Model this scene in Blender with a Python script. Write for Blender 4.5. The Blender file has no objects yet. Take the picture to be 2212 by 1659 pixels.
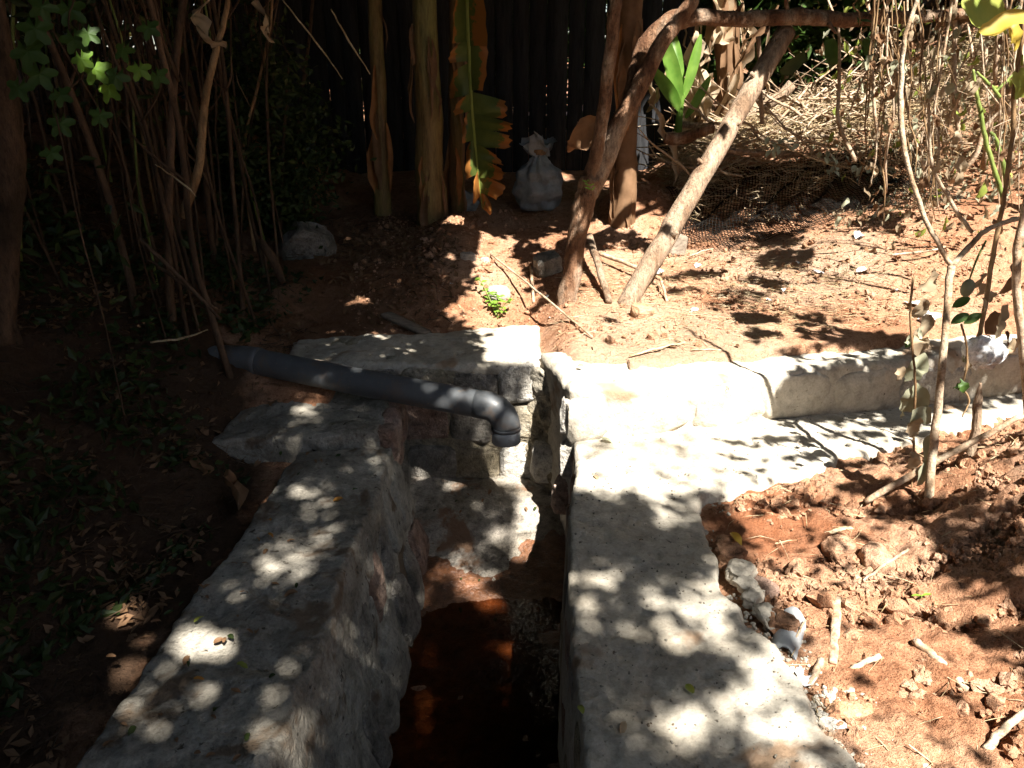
import bpy, math, random
import numpy as np
from mathutils import Vector, Matrix

random.seed(11)
rng = np.random.default_rng(11)
R = math.radians
scene = bpy.context.scene
COL = scene.collection

# ------------------------------------------------------------------ camera, sky, sun, exposure
CAM_H, PITCH, FOC = 1.45, R(22.0), 1722.0
cam_data = bpy.data.cameras.new('camera')
cam = bpy.data.objects.new('camera', cam_data)
COL.objects.link(cam)
cam.location = (0, 0, CAM_H)
cam.rotation_euler = (R(90) - PITCH, 0, 0)
cam_data.sensor_width = 36.0
cam_data.lens = 36.0 * FOC / 2212.0
cam_data.clip_start = 0.05
cam_data.clip_end = 500.0
scene.camera = cam

SUN_EL, SUN_AZ = R(55.0), R(-65.0)          # azimuth measured from +X towards +Y
SUN = np.array([math.cos(SUN_EL) * math.cos(SUN_AZ), math.cos(SUN_EL) * math.sin(SUN_AZ), math.sin(SUN_EL)])
world = bpy.data.worlds.new('World')
scene.world = world
world.use_nodes = True
nt = world.node_tree
sky_node = nt.nodes.new('ShaderNodeTexSky')
sky_node.sky_type = 'NISHITA'
sky_node.sun_disc = False
sky_node.sun_elevation = SUN_EL
sky_node.sun_rotation = R(90) - SUN_AZ
bg = nt.nodes['Background']
bg.inputs['Strength'].default_value = 0.05
nt.links.new(sky_node.outputs[0], bg.inputs['Color'])
sun_data = bpy.data.lights.new('sun', 'SUN')
sun_data.energy = 5.0
sun_data.angle = R(0.53)
sun_data.color = (1.0, 0.955, 0.88)
sun_lamp = bpy.data.objects.new('sun', sun_data)
COL.objects.link(sun_lamp)
sun_lamp.rotation_euler = Vector(-SUN).to_track_quat('-Z', 'Y').to_euler()
scene.view_settings.view_transform = 'Standard'
scene.view_settings.look = 'None'
scene.view_settings.exposure = 2.0
scene.view_settings.gamma = 1.0
scene.view_settings.use_curve_mapping = False
scene.cycles.use_adaptive_sampling = True; scene.cycles.adaptive_threshold = 0.02; scene.cycles.max_bounces = 5; scene.cycles.diffuse_bounces = 2; scene.cycles.transmission_bounces = 2; scene.cycles.glossy_bounces = 2
scene.render.resolution_x, scene.render.resolution_y = 1024, 768

# ------------------------------------------------------------------ numeric helpers
def smooth(a, b, x):
    t = np.clip((np.asarray(x, float) - a) / (b - a), 0, 1)
    return t * t * (3 - 2 * t)

def _h(ix, iy, iz, s):
    n = (ix.astype(np.uint32) * np.uint32(374761393) + iy.astype(np.uint32) * np.uint32(668265263)
         + iz.astype(np.uint32) * np.uint32(2246822519) + np.uint32((s * 3266489917) & 0xffffffff))
    n = (n ^ (n >> np.uint32(13))) * np.uint32(1274126177)
    n = (n ^ (n >> np.uint32(16))) * np.uint32(2654435761)
    return ((n ^ (n >> np.uint32(15))).astype(np.float64)) / 4294967295.0

def vnoise(p, s=0):
    p = np.asarray(p, float)
    i = np.floor(p).astype(np.int64)
    f = p - i
    u = f * f * f * (f * (f * 6 - 15) + 10)
    out = 0
    for dx in (0, 1):
        wx = u[:, 0] if dx else 1 - u[:, 0]
        for dy in (0, 1):
            wy = u[:, 1] if dy else 1 - u[:, 1]
            for dz in (0, 1):
                wz = u[:, 2] if dz else 1 - u[:, 2]
                out = out + wx * wy * wz * _h(i[:, 0] + dx, i[:, 1] + dy, i[:, 2] + dz, s)
    return out * 2 - 1

def fbm(p, octv=4, s=0, gain=0.5):
    p = np.asarray(p, float)
    a, tot, out = 1.0, 0.0, 0
    for k in range(octv):
        out = out + a * vnoise(p * (2.03 ** k) + 17.3 * k, s + k)
        tot += a
        a *= gain
    return out / tot

def worley(x, y, s=0):
    ix, iy = np.floor(x).astype(np.int64), np.floor(y).astype(np.int64)
    f1 = np.full(x.shape, 9.0); f2 = np.full(x.shape, 9.0)
    z = np.zeros_like(ix)
    for dx in (-1, 0, 1):
        for dy in (-1, 0, 1):
            cx = ix + dx + _h(ix + dx, iy + dy, z, s)
            cy = iy + dy + _h(ix + dx, iy + dy, z + 7, s)
            d = np.hypot(x - cx, y - cy)
            f2 = np.where(d < f1, f1, np.minimum(f2, d))
            f1 = np.minimum(f1, d)
    return f1, f2

# a picture position (in the photograph shown 2212 wide) to a point of the place
CP, SP = math.cos(PITCH), math.sin(PITCH)
def ray(px, py):
    u = (px - 1106.0) / FOC
    v = (829.5 - py) / FOC
    return np.array([u, CP + v * SP, -SP + v * CP])
def at_z(px, py, z):
    r = ray(px, py); t = (z - CAM_H) / r[2]
    return np.array([0, 0, CAM_H]) + r * t
def at_y(px, py, y):
    r = ray(px, py); t = y / r[1]
    return np.array([0, 0, CAM_H]) + r * t

# ------------------------------------------------------------------ terrain shape
def step_line(x):
    return 2.96 + 0.235 * (x - 0.27)

def base(x, y):
    x = np.asarray(x, float); y = np.asarray(y, float)
    yc = np.minimum(y, 7.0)
    up = 0.245 + 0.07 * np.maximum(yc - 3.2, 0) + 0.022 * np.maximum(yc - 3.6, 0) ** 2
    up = up + 0.20 * np.exp(-((x - 0.87) ** 2 + (y - 5.45) ** 2) / (2 * 0.22 ** 2))
    up = up + 0.09 * np.exp(-((x + 0.36) ** 2 / (2 * 0.13 ** 2) + (y - 5.0) ** 2 / (2 * 0.3 ** 2)))
    up = up + 0.10 * np.exp(-((x - 2.2) ** 2 / 0.7 + (y - 4.7) ** 2 / 0.6))
    up = up + 0.36 * smooth(5.0, 5.55, y) * smooth(1.0, 1.5, x)
    up = up + 0.9 * smooth(2.5, 4.3, x) * smooth(3.0, 4.4, y)
    up = up + 0.22 * smooth(1.5, 2.7, x) * smooth(3.5, 4.6, y)
    up = up + 0.75 * smooth(-1.25, -3.0, x)
    lr = -0.05 + 0.04 * smooth(0.8, 1.6, x) * smooth(-0.3, -0.55, y - step_line(x)) + 0.62 * smooth(1.2, 2.3, x) * smooth(2.95, 2.25, y)
    ll = -0.09 + 0.62 * smooth(-1.1, -2.4, x) + 0.12 * smooth(2.0, 3.2, y) * smooth(-1.05, -1.3, x)
    hwm = smooth(0.3, 0.1, x) * smooth(-1.5, -1.0, x) * smooth(4.5, 3.85, y)
    up = up * (1 - hwm) + np.minimum(up, 0.13) * hwm
    left = x < -0.2
    low = np.where(left, ll, lr)
    yt = np.where(left, 3.22, step_line(x) + 0.15)
    w = np.where(left, 0.22, 0.05)
    t = np.clip((y - (yt - w)) / (2 * w), 0, 1)
    b = t * t * (3 - 2 * t)
    return low * (1 - b) + up * b

def in_hole(x, y):
    yb = np.where(x < 0.2, 3.5, np.where(x < 0.5, 3.25, 2.9))
    return (x > -0.8) & (x < 0.5) & (y < yb)

def bz(x, y):
    return float(base(np.array([x]), np.array([y]))[0])

def at_g(px, py, lift=0.0):
    r = ray(px, py); t = 1.2
    while t < 14:
        p = np.array([0, 0, CAM_H]) + r * t
        if p[2] <= bz(p[0], p[1]) + lift:
            return p
        t += 0.015
    return np.array([0, 0, CAM_H]) + r * t

# ------------------------------------------------------------------ mesh helpers
class G:
    def __init__(self):
        self.V, self.Q, self.T, self.n, self.A = [], [], [], 0, []
    def add(self, v, q=None, t=None, a=None):
        v = np.asarray(v, float).reshape(-1, 3)
        self.V.append(v)
        if q is not None and len(q): self.Q.append(np.asarray(q, np.int64).reshape(-1, 4) + self.n)
        if t is not None and len(t): self.T.append(np.asarray(t, np.int64).reshape(-1, 3) + self.n)
        self.A.append(np.zeros(len(v)) if a is None else np.asarray(a, float))
        self.n += len(v)
        return self
    def build(self, name, mat, parent=None, smooth_shade=True, origin=None):
        V = np.concatenate(self.V)
        if parent is not None:
            o0 = np.array(parent.matrix_basis.translation) if parent.parent is None else \
                np.array(parent.matrix_basis.translation) + np.array(parent.parent.matrix_basis.translation)
            if origin is None: loc = np.zeros(3)
            else: loc = np.asarray(origin, float) - o0
            V = V - o0 - loc
        else:
            if origin is None:
                loc = np.array([V[:, 0].mean(), V[:, 1].mean(), V[:, 2].min()])
            else:
                loc = np.asarray(origin, float)
            V = V - loc
        me = make_mesh(name, V, self.Q, self.T, smooth_shade, np.concatenate(self.A))
        me.materials.append(mat)
        o = bpy.data.objects.new(name, me)
        o.location = loc
        if parent is not None: o.parent = parent
        COL.objects.link(o)
        return o

def make_mesh(name, V, Q, T, smooth_shade=True, A=None):
    me = bpy.data.meshes.new(name)
    me.vertices.add(len(V))
    me.vertices.foreach_set('co', V.astype(np.float32).ravel())
    q = np.concatenate(Q) if len(Q) else np.zeros((0, 4), np.int64)
    t = np.concatenate(T) if len(T) else np.zeros((0, 3), np.int64)
    loops = np.concatenate([q.ravel(), t.ravel()])
    starts = np.concatenate([np.arange(len(q)) * 4, len(q) * 4 + np.arange(len(t)) * 3])
    tot = np.concatenate([np.full(len(q), 4), np.full(len(t), 3)])
    me.loops.add(len(loops))
    me.loops.foreach_set('vertex_index', loops.astype(np.int32))
    me.polygons.add(len(starts))
    me.polygons.foreach_set('loop_start', starts.astype(np.int32))
    me.polygons.foreach_set('loop_total', tot.astype(np.int32))
    me.polygons.foreach_set('use_smooth', np.full(len(starts), smooth_shade))
    if A is not None and np.any(A):
        at = me.attributes.new('tone', 'FLOAT', 'POINT')
        at.data.foreach_set('value', A.astype(np.float32))
    me.update(calc_edges=True)
    return me

def grid_q(nu, nv, closed_u=False):
    i = np.arange(nu if closed_u else nu - 1)[:, None]; j = np.arange(nv - 1)[None, :]
    i2 = (i + 1) % nu
    return np.stack([(i * nv + j), (i2 * nv + j), (i2 * nv + j + 1), (i * nv + j + 1)], -1).reshape(-1, 4)

def spline(pts, n):
    P = np.asarray(pts, float)
    k = len(P)
    if k == 2:
        t = np.linspace(0, 1, n)[:, None]
        return P[0] * (1 - t) + P[1] * t
    E = np.vstack([2 * P[0] - P[1], P, 2 * P[-1] - P[-2]])
    u = np.linspace(0, k - 1 - 1e-9, n)
    i = np.floor(u).astype(int); f = (u - i)[:, None]
    a, b, c, d = E[i], E[i + 1], E[i + 2], E[i + 3]
    return 0.5 * (2 * b + (c - a) * f + (2 * a - 5 * b + 4 * c - d) * f ** 2 + (3 * b - a - 3 * c + d) * f ** 3)

def lerp_list(vals, n):
    vals = np.asarray(vals, float)
    return np.interp(np.linspace(0, len(vals) - 1, n), np.arange(len(vals)), vals)

def tube(g, pts, rad, n=None, seg=8, wob=0.0, seed=0, knots=0.0, cap=True, flat=1.0):
    n = n or max(2, 3 * len(pts))
    C = spline(pts, n)
    r = lerp_list(rad if hasattr(rad, '__len__') else [rad, rad], n)
    if wob:
        w = np.stack([fbm(np.stack([np.linspace(0, n * 0.35, n), np.full(n, seed * 3.1), np.full(n, k * 9.7)], 1), 2, k) for k in range(3)], 1)
        C = C + w * wob
    T = np.gradient(C, axis=0); T /= np.linalg.norm(T, axis=1)[:, None] + 1e-12
    a = np.array([0, 0, 1.0]) if abs(T[0][2]) < 0.9 else np.array([1.0, 0, 0])
    N = np.zeros_like(C); N[0] = np.cross(T[0], a); N[0] /= np.linalg.norm(N[0])
    for i in range(1, n):
        v = N[i - 1] - T[i] * np.dot(N[i - 1], T[i]); N[i] = v / (np.linalg.norm(v) + 1e-12)
    B = np.cross(T, N)
    ang = np.linspace(0, 2 * math.pi, seg, endpoint=False)
    rr = np.repeat(r[:, None], seg, 1)
    if knots:
        q = np.stack([np.repeat(np.linspace(0, n * 0.5, n)[:, None], seg, 1).ravel(),
                      np.tile(np.cos(ang) * 1.2, n) + seed, np.tile(np.sin(ang) * 1.2, n)], 1)
        rr = rr * (1 + knots * fbm(q, 3, seed).reshape(n, seg))
    V = C[:, None, :] + rr[..., None] * (np.cos(ang)[None, :, None] * N[:, None, :] + flat * np.sin(ang)[None, :, None] * B[:, None, :])
    i = np.arange(n - 1)[:, None]; j = np.arange(seg)[None, :]; j2 = (j + 1) % seg
    Q = np.stack([i * seg + j, i * seg + j2, (i + 1) * seg + j2, (i + 1) * seg + j], -1).reshape(-1, 4)
    Vv = V.reshape(-1, 3); Tt = []
    if cap:
        Vv = np.vstack([Vv, C[0], C[-1]]); m = n * seg
        for j in range(seg):
            Tt.append((m, (j + 1) % seg, j)); Tt.append((m + 1, (n - 1) * seg + j, (n - 1) * seg + (j + 1) % seg))
    g.add(Vv, Q, Tt)
    return C

def ico(level):
    t = (1 + 5 ** .5) / 2
    V = [(-1, t, 0), (1, t, 0), (-1, -t, 0), (1, -t, 0), (0, -1, t), (0, 1, t), (0, -1, -t), (0, 1, -t), (t, 0, -1), (t, 0, 1), (-t, 0, -1), (-t, 0, 1)]
    F = [(0, 11, 5), (0, 5, 1), (0, 1, 7), (0, 7, 10), (0, 10, 11), (1, 5, 9), (5, 11, 4), (11, 10, 2), (10, 7, 6), (7, 1, 8),
         (3, 9, 4), (3, 4, 2), (3, 2, 6), (3, 6, 8), (3, 8, 9), (4, 9, 5), (2, 4, 11), (6, 2, 10), (8, 6, 7), (9, 8, 1)]
    V = [np.array(v, float) / np.linalg.norm(v) for v in V]
    for _ in range(level):
        cache, F2 = {}, []
        def mid(a, b):
            k = (min(a, b), max(a, b))
            if k not in cache:
                m = V[a] + V[b]; V.append(m / np.linalg.norm(m)); cache[k] = len(V) - 1
            return cache[k]
        for a, b, c in F:
            x, y, z = mid(a, b), mid(b, c), mid(c, a)
            F2 += [(a, x, z), (b, y, x), (c, z, y), (x, y, z)]
        F = F2
    return np.array(V), np.array(F)
ICO = [ico(k) for k in range(5)]

def rot_zyx(rx, ry, rz):
    return np.array(Matrix.Rotation(rz, 3, 'Z') @ Matrix.Rotation(ry, 3, 'Y') @ Matrix.Rotation(rx, 3, 'X'))

def stone(g, c, size, rot=(0, 0, 0), seed=0, level=2, boxy=0.6, rough=0.12, M=None):
    V, F = ICO[level]
    P = np.sign(V) * np.abs(V) ** boxy
    P = P / np.max(np.abs(P), axis=0)
    n1 = np.stack([fbm(V * 1.3 + seed * 7.7 + k * 31, 2, k) for k in range(3)], 1)
    n2 = fbm(V * 4.0 + seed * 3.3, 3, 5)[:, None]
    P = P + n1 * rough * 1.6 + V * n2 * rough * 0.7
    P = P * np.asarray(size, float)
    Mm = rot_zyx(*rot) if M is None else np.asarray(M)
    g.add(P @ Mm.T + np.asarray(c, float), None, F)

def rough_block(g, corners, cell=0.015, rad=0.03, amp=(0.015, 0.006, 0.002), seed=0, scale=(4, 14, 45)):
    """corners: 4 bottom then 4 top, counter-clockwise; rounded, noisy hexahedron"""
    C = np.asarray(corners, float)
    dims = np.array([np.linalg.norm(C[1] - C[0] + C[2] - C[3] + C[5] - C[4] + C[6] - C[7]) / 4,
                     np.linalg.norm(C[3] - C[0] + C[2] - C[1] + C[7] - C[4] + C[6] - C[5]) / 4,
                     np.linalg.norm(C[4] - C[0] + C[5] - C[1] + C[6] - C[2] + C[7] - C[3]) / 4])
    N = np.maximum(2, np.round(dims / cell).astype(int))
    P, Q, off = [], [], 0
    for ax in range(3):
        b, c = (ax + 1) % 3, (ax + 2) % 3
        for s in (0, 1):
            i, j = np.meshgrid(np.arange(N[b] + 1), np.arange(N[c] + 1), indexing='ij')
            A = np.zeros((i.size, 3), int); A[:, ax] = s * N[ax]; A[:, b] = i.ravel(); A[:, c] = j.ravel()
            q = grid_q(N[b] + 1, N[c] + 1)
            if not s: q = q[:, ::-1]
            P.append(A); Q.append(q + off); off += len(A)
    P = np.vstack(P); Q = np.vstack(Q)
    key = (P[:, 0] * 100003 + P[:, 1]) * 100003 + P[:, 2]
    _, first, inv = np.unique(key, return_index=True, return_inverse=True)
    P = P[first]; Q = inv.ravel()[Q]
    q = P / N * dims
    rad = min(rad, dims.min() * 0.45)
    inner = np.clip(q, rad, dims - rad); d = q - inner
    L = np.linalg.norm(d, axis=1); L[L < 1e-9] = 1
    u = (inner + d / L[:, None] * rad) / dims
    x, y, z = u[:, :1], u[:, 1:2], u[:, 2:]
    W = ((1 - x) * (1 - y) * (1 - z) * C[0] + x * (1 - y) * (1 - z) * C[1] + x * y * (1 - z) * C[2] + (1 - x) * y * (1 - z) * C[3]
         + (1 - x) * (1 - y) * z * C[4] + x * (1 - y) * z * C[5] + x * y * z * C[6] + (1 - x) * y * z * C[7])
    D = 0
    for a, sc in zip(amp, scale):
        D = D + a * np.stack([fbm(W * sc + 50 * k + seed, 2, seed + k) for k in range(3)], 1)
    g.add(W + D, Q)

def leaves_cloud(g, c, L, W, nrm=None, seed=0, droop=0.0):
    """many small folded leaves: four corners, two faces each"""
    r = np.random.default_rng(seed)
    n = len(c)
    L = np.broadcast_to(L, n)[:, None]; W = np.broadcast_to(W, n)[:, None]
    d = r.normal(size=(n, 3)); d[:, 2] = d[:, 2] * 0.6 - droop
    d /= np.linalg.norm(d, axis=1)[:, None]
    u = r.normal(size=(n, 3)) if nrm is None else nrm + 0.5 * r.normal(size=(n, 3))
    s = np.cross(d, u); s /= np.linalg.norm(s, axis=1)[:, None] + 1e-9
    up = np.cross(s, d)
    b = c - d * L / 2
    V = np.stack([b, c - d * L * .08 + s * W / 2 + up * W * .15, b + d * L, c - d * L * .08 - s * W / 2 + up * W * .15], 1).reshape(-1, 3)
    k = np.arange(n)[:, None] * 4
    T = np.concatenate([k + np.array([0, 2, 1]), k + np.array([0, 3, 2])], 0)
    g.add(V, None, T)

def blade(g, base_p, d, up, L, W, curl=0.4, fold=0.25, n=7, twist=0.0, shape=1.0, crumple=0.0, seed=0, tone=None):
    """one leaf with midrib fold, curved along its length; tone runs 0 at the rib to 1 at the margin"""
    d = np.asarray(d, float); d /= np.linalg.norm(d)
    up = np.asarray(up, float); up = up - d * np.dot(up, d); up /= np.linalg.norm(up) + 1e-9
    s = np.cross(d, up)
    pts, a = [], []
    p = np.asarray(base_p, float).copy(); cross = np.array([-1, -.5, 0, .5, 1.0])
    for i in range(n + 1):
        t = i / n
        w = W / 2 * (math.sin(math.pi * min(1, t * 0.94 + 0.045)) ** (0.75 * shape))
        tw = twist * t
        s2 = s * math.cos(tw) + up * math.sin(tw); u2 = up * math.cos(tw) - s * math.sin(tw)
        for cx in cross:
            pts.append(p + s2 * cx * w + u2 * abs(cx) * w * fold * (1.2 if abs(cx) > .7 else .9)); a.append(abs(cx) * 0.75 + 0.25 * t)
        ang = -curl / n
        d, up = d * math.cos(ang) + up * math.sin(ang), up * math.cos(ang) - d * math.sin(ang)
        p = p + d * L / n
    V = np.array(pts)
    if crumple:
        V = V + crumple * np.stack([fbm(V * (6.0 / max(L, .02)) * .5 + seed * 3 + k * 19, 2, k) for k in range(3)], 1)
    g.add(V, grid_q(n + 1, 5), None, np.array(a) if tone is None else np.full(len(a), tone))

LOBES = []
for k in range(25):
    th = math.pi * 2 * k / 25
    LOBES.append((th, 0.45 + 0.55 * abs(math.cos(2.5 * th)) ** 1.3 if k else 0.12))
def lobed(g, c, d, up, size, seed=0):
    """five-lobed palmate leaf"""
    d = np.asarray(d, float) / np.linalg.norm(d); up = np.asarray(up, float); up = up - d * np.dot(up, d); up /= np.linalg.norm(up)
    s = np.cross(d, up)
    P = [np.asarray(c, float)]
    for th, rr in LOBES:
        x, y = -math.cos(th) * rr, math.sin(th) * rr
        P.append(np.asarray(c) + size * (x * d + y * s - 0.25 * rr * rr * up))
    n = len(LOBES)
    g.add(np.array(P), None, [(0, 1 + i, 1 + (i + 1) % n) for i in range(n)])

# ------------------------------------------------------------------ object helpers
def tag(o, label, cat, group=None, kind=None):
    o['label'] = label; o['category'] = cat
    if group: o['group'] = group
    if kind: o['kind'] = kind
    return o
def thing(name, label, cat, loc, group=None):
    o = bpy.data.objects.new(name, None); COL.objects.link(o)
    o.location = [float(v) for v in loc]; o.empty_display_size = 0.1
    return tag(o, label, cat, group)
def struct(o):
    o['kind'] = 'structure'; return o

# ------------------------------------------------------------------ materials
def new_mat(name):
    m = bpy.data.materials.new(name); m.use_nodes = True
    return m, m.node_tree, m.node_tree.nodes['Principled BSDF']
def nd(t, typ, **kw):
    n = t.nodes.new(typ)
    for k, v in kw.items(): setattr(n, k, v)
    return n
def ramp(t, fac, stops):
    r = nd(t, 'ShaderNodeValToRGB')
    el = r.color_ramp.elements
    while len(el) > 1: el.remove(el[-1])
    el[0].position = stops[0][0]; el[0].color = (*stops[0][1], 1)
    for p, c in stops[1:]:
        e = el.new(p); e.color = (*c, 1)
    t.links.new(fac, r.inputs[0])
    return r.outputs[0]
def noise_tex(t, scale, detail=5, rough=0.6, stretch=None, dist=0.0, w=0.0):
    geo = nd(t, 'ShaderNodeNewGeometry')
    v = geo.outputs['Position']
    mp = nd(t, 'ShaderNodeMapping'); mp.inputs['Location'].default_value = (w, w * .7, w * 1.3)
    if stretch: mp.inputs['Scale'].default_value = stretch
    t.links.new(v, mp.inputs[0]); v = mp.outputs[0]
    n = nd(t, 'ShaderNodeTexNoise')
    n.inputs['Scale'].default_value = scale; n.inputs['Detail'].default_value = detail
    n.inputs['Roughness'].default_value = rough; n.inputs['Distortion'].default_value = dist
    t.links.new(v, n.inputs['Vector'])
    return n.outputs[0]
def mix(t, fac, a, b, mode='MIX'):
    m = nd(t, 'ShaderNodeMix', data_type='RGBA', blend_type=mode)
    if isinstance(fac, float): m.inputs[0].default_value = fac
    else: t.links.new(fac, m.inputs[0])
    for k, v in ((6, a), (7, b)):
        if isinstance(v, tuple): m.inputs[k].default_value = (*v, 1)
        else: t.links.new(v, m.inputs[k])
    return m.outputs[2]
def bump(t, bs, h, strength, dist, prev=None):
    b = nd(t, 'ShaderNodeBump'); b.inputs['Strength'].default_value = strength; b.inputs['Distance'].default_value = dist
    t.links.new(h, b.inputs['Height'])
    if prev: t.links.new(prev, b.inputs['Normal'])
    t.links.new(b.outputs[0], bs.inputs['Normal'])
    return b.outputs[0]

def surface(name, c1, c2, c3=None, s1=3.0, s2=30.0, rough=0.9, bstr=0.6, bdist=0.01, stretch=None, spots=None, spec=0.25, fine_k=1.0):
    m, t, bs = new_mat(name)
    n1 = noise_tex(t, s1, 4, 0.62, stretch, 0.3)
    n2 = noise_tex(t, s2, 4, 0.66, stretch, 0.0, 3.1)
    col = ramp(t, n1, [(0.38, c1), (0.5, c2), (0.64, c3 or c2)])
    fine = ramp(t, n2, [(0.34, (0.45,) * 3), (0.46, (0.88,) * 3), (0.56, (1.05,) * 3), (0.68, (1.28,) * 3)])
    col = mix(t, 0.85 * fine_k, col, fine, 'MULTIPLY')
    col = mix(t, 0.5 * fine_k, col, ramp(t, noise_tex(t, s2 * 5, 3, 0.7, stretch, 0, 11.0), [(0.36, (0.55,) * 3), (0.5, (1.0,) * 3), (0.66, (1.25,) * 3)]), 'MULTIPLY')
    for (sc, thr, c, wv) in (spots or []):
        f = ramp(t, noise_tex(t, sc, 4, 0.6, None, 0.4, wv), [(thr, (0, 0, 0)), (thr + 0.06, (1, 1, 1))])
        col = mix(t, f, col, c)
    t.links.new(col, bs.inputs['Base Color'])
    bs.inputs['Roughness'].default_value = rough
    bs.inputs['Specular IOR Level'].default_value = spec
    p = bump(t, bs, n2, min(1.0, bstr * 1.5), bdist * 2.2)
    bump(t, bs, noise_tex(t, s2 * 4, 3, 0.6, stretch, 0, 7.7), min(1, bstr * 1.2), bdist * 0.7, p)
    return m

def leafmat(name, c1, c2, trans=0.35, rough=0.5, scale=9.0, edge=None):
    m, t, bs = new_mat(name)
    n = noise_tex(t, scale, 3, 0.6)
    col = ramp(t, n, [(0.3, c1), (0.7, c2)])
    if edge:
        at = nd(t, 'ShaderNodeAttribute', attribute_name='tone')
        k = nd(t, 'ShaderNodeMath', operation='MULTIPLY_ADD')
        t.links.new(noise_tex(t, 16, 4, .65, None, .6, 5.0), k.inputs[0]); k.inputs[1].default_value = 0.9
        t.links.new(at.outputs['Fac'], k.inputs[2])
        f = ramp(t, k.outputs[0], [(0.92, (0, 0, 0)), (1.12, (1, 1, 1))])
        f2 = ramp(t, k.outputs[0], [(1.2, (0, 0, 0)), (1.4, (1, 1, 1))])
        col = mix(t, f, col, edge[0]); col = mix(t, f2, col, edge[1])
    t.links.new(col, bs.inputs['Base Color']); bs.inputs['Roughness'].default_value = rough
    bs.inputs['Specular IOR Level'].default_value = 0.3
    tr = nd(t, 'ShaderNodeBsdfTranslucent'); t.links.new(col, tr.inputs[0])
    ms = nd(t, 'ShaderNodeMixShader'); ms.inputs[0].default_value = trans
    t.links.new(bs.outputs[0], ms.inputs[1]); t.links.new(tr.outputs[0], ms.inputs[2])
    t.links.new(ms.outputs[0], t.nodes['Material Output'].inputs[0])
    return m

def soil_material():
    m, t, bs = new_mat('red_soil')
    n1 = noise_tex(t, 2.2, 6, 0.6, None, 0.4)
    n2 = noise_tex(t, 28, 5, 0.70, None, 0.2, 2.0)
    n3 = noise_tex(t, 150, 3, 0.7, None, 0, 4.0)
    col = ramp(t, n1, [(0.36, (0.34, 0.16, 0.084)), (0.5, (0.46, 0.25, 0.145)), (0.64, (0.51, 0.31, 0.20))])
    col = mix(t, 0.85, col, ramp(t, n2, [(0.34, (0.5, 0.44, 0.4)), (0.46, (.92, .9, .9)), (0.56, (1.03, 1.04, 1.05)), (0.68, (1.2, 1.24, 1.3))]), 'MULTIPLY')
    col = mix(t, 0.6, col, ramp(t, n3, [(0.36, (0.5, 0.44, 0.4)), (0.48, (1, 1, 1)), (0.64, (1.15, 1.17, 1.2))]), 'MULTIPLY')
    # wet soil by the ledge, lime dust and trampled ash on the terrace, rotted leaves and painted shade at left
    geo = nd(t, 'ShaderNodeNewGeometry')
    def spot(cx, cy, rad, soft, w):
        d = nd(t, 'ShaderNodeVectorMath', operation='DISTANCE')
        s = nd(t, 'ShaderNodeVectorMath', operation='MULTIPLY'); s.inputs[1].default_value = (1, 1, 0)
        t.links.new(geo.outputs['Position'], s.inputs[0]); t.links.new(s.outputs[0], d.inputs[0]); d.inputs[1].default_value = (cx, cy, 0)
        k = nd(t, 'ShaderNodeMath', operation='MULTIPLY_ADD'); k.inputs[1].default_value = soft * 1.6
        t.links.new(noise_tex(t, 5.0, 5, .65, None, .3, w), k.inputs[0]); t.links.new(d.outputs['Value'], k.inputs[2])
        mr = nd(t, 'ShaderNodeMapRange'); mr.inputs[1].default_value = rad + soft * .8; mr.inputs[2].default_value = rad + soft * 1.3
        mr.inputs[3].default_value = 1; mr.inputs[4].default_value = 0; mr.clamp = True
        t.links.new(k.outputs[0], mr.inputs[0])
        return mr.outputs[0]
    wet = nd(t, 'ShaderNodeMath', operation='MULTIPLY'); wet.inputs[1].default_value = 0.75
    t.links.new(spot(0.93, 2.40, 0.16, 0.3, 1.0), wet.inputs[0])
    col = mix(t, wet.outputs[0], col, (0.24, 0.085, 0.036), 'MIX')
    ash = nd(t, 'ShaderNodeMath', operation='MULTIPLY'); ash.inputs[1].default_value = 0.55
    t.links.new(spot(1.55, 4.35, 0.35, 0.5, 2.0), ash.inputs[0])
    col = mix(t, ash.outputs[0], col, (0.42, 0.31, 0.22), 'MIX')
    mould_shade = nd(t, 'ShaderNodeMath', operation='MULTIPLY'); mould_shade.inputs[1].default_value = 0.9  # rotted leaves, spread wider to paint deep shade into the soil
    t.links.new(spot(-3.4, 2.2, 2.42, 0.25, 3.0), mould_shade.inputs[0])
    col = mix(t, mould_shade.outputs[0], col, (0.05, 0.032, 0.02), 'MIX')
    soil_shade = nd(t, 'ShaderNodeMath', operation='MULTIPLY'); soil_shade.inputs[1].default_value = 0.6  # darker soil colour painted in to imitate shade behind the headwall
    t.links.new(spot(-1.5, 4.7, 1.0, 0.4, 8.0), soil_shade.inputs[0])
    col = mix(t, soil_shade.outputs[0], col, (0.10, 0.05, 0.026), 'MIX')
    dust = nd(t, 'ShaderNodeMath', operation='MULTIPLY'); dust.inputs[1].default_value = 0.6
    t.links.new(spot(0.75, 3.45, 0.42, 0.3, 6.0), dust.inputs[0])
    col = mix(t, dust.outputs[0], col, (0.46, 0.33, 0.23), 'MIX')
    t.links.new(col, bs.inputs['Base Color']); bs.inputs['Roughness'].default_value = 0.95
    bs.inputs['Specular IOR Level'].default_value = 0.1
    p = bump(t, bs, n2, 1.0, 0.035)
    bump(t, bs, n3, 0.9, 0.008, p)
    return m

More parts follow.
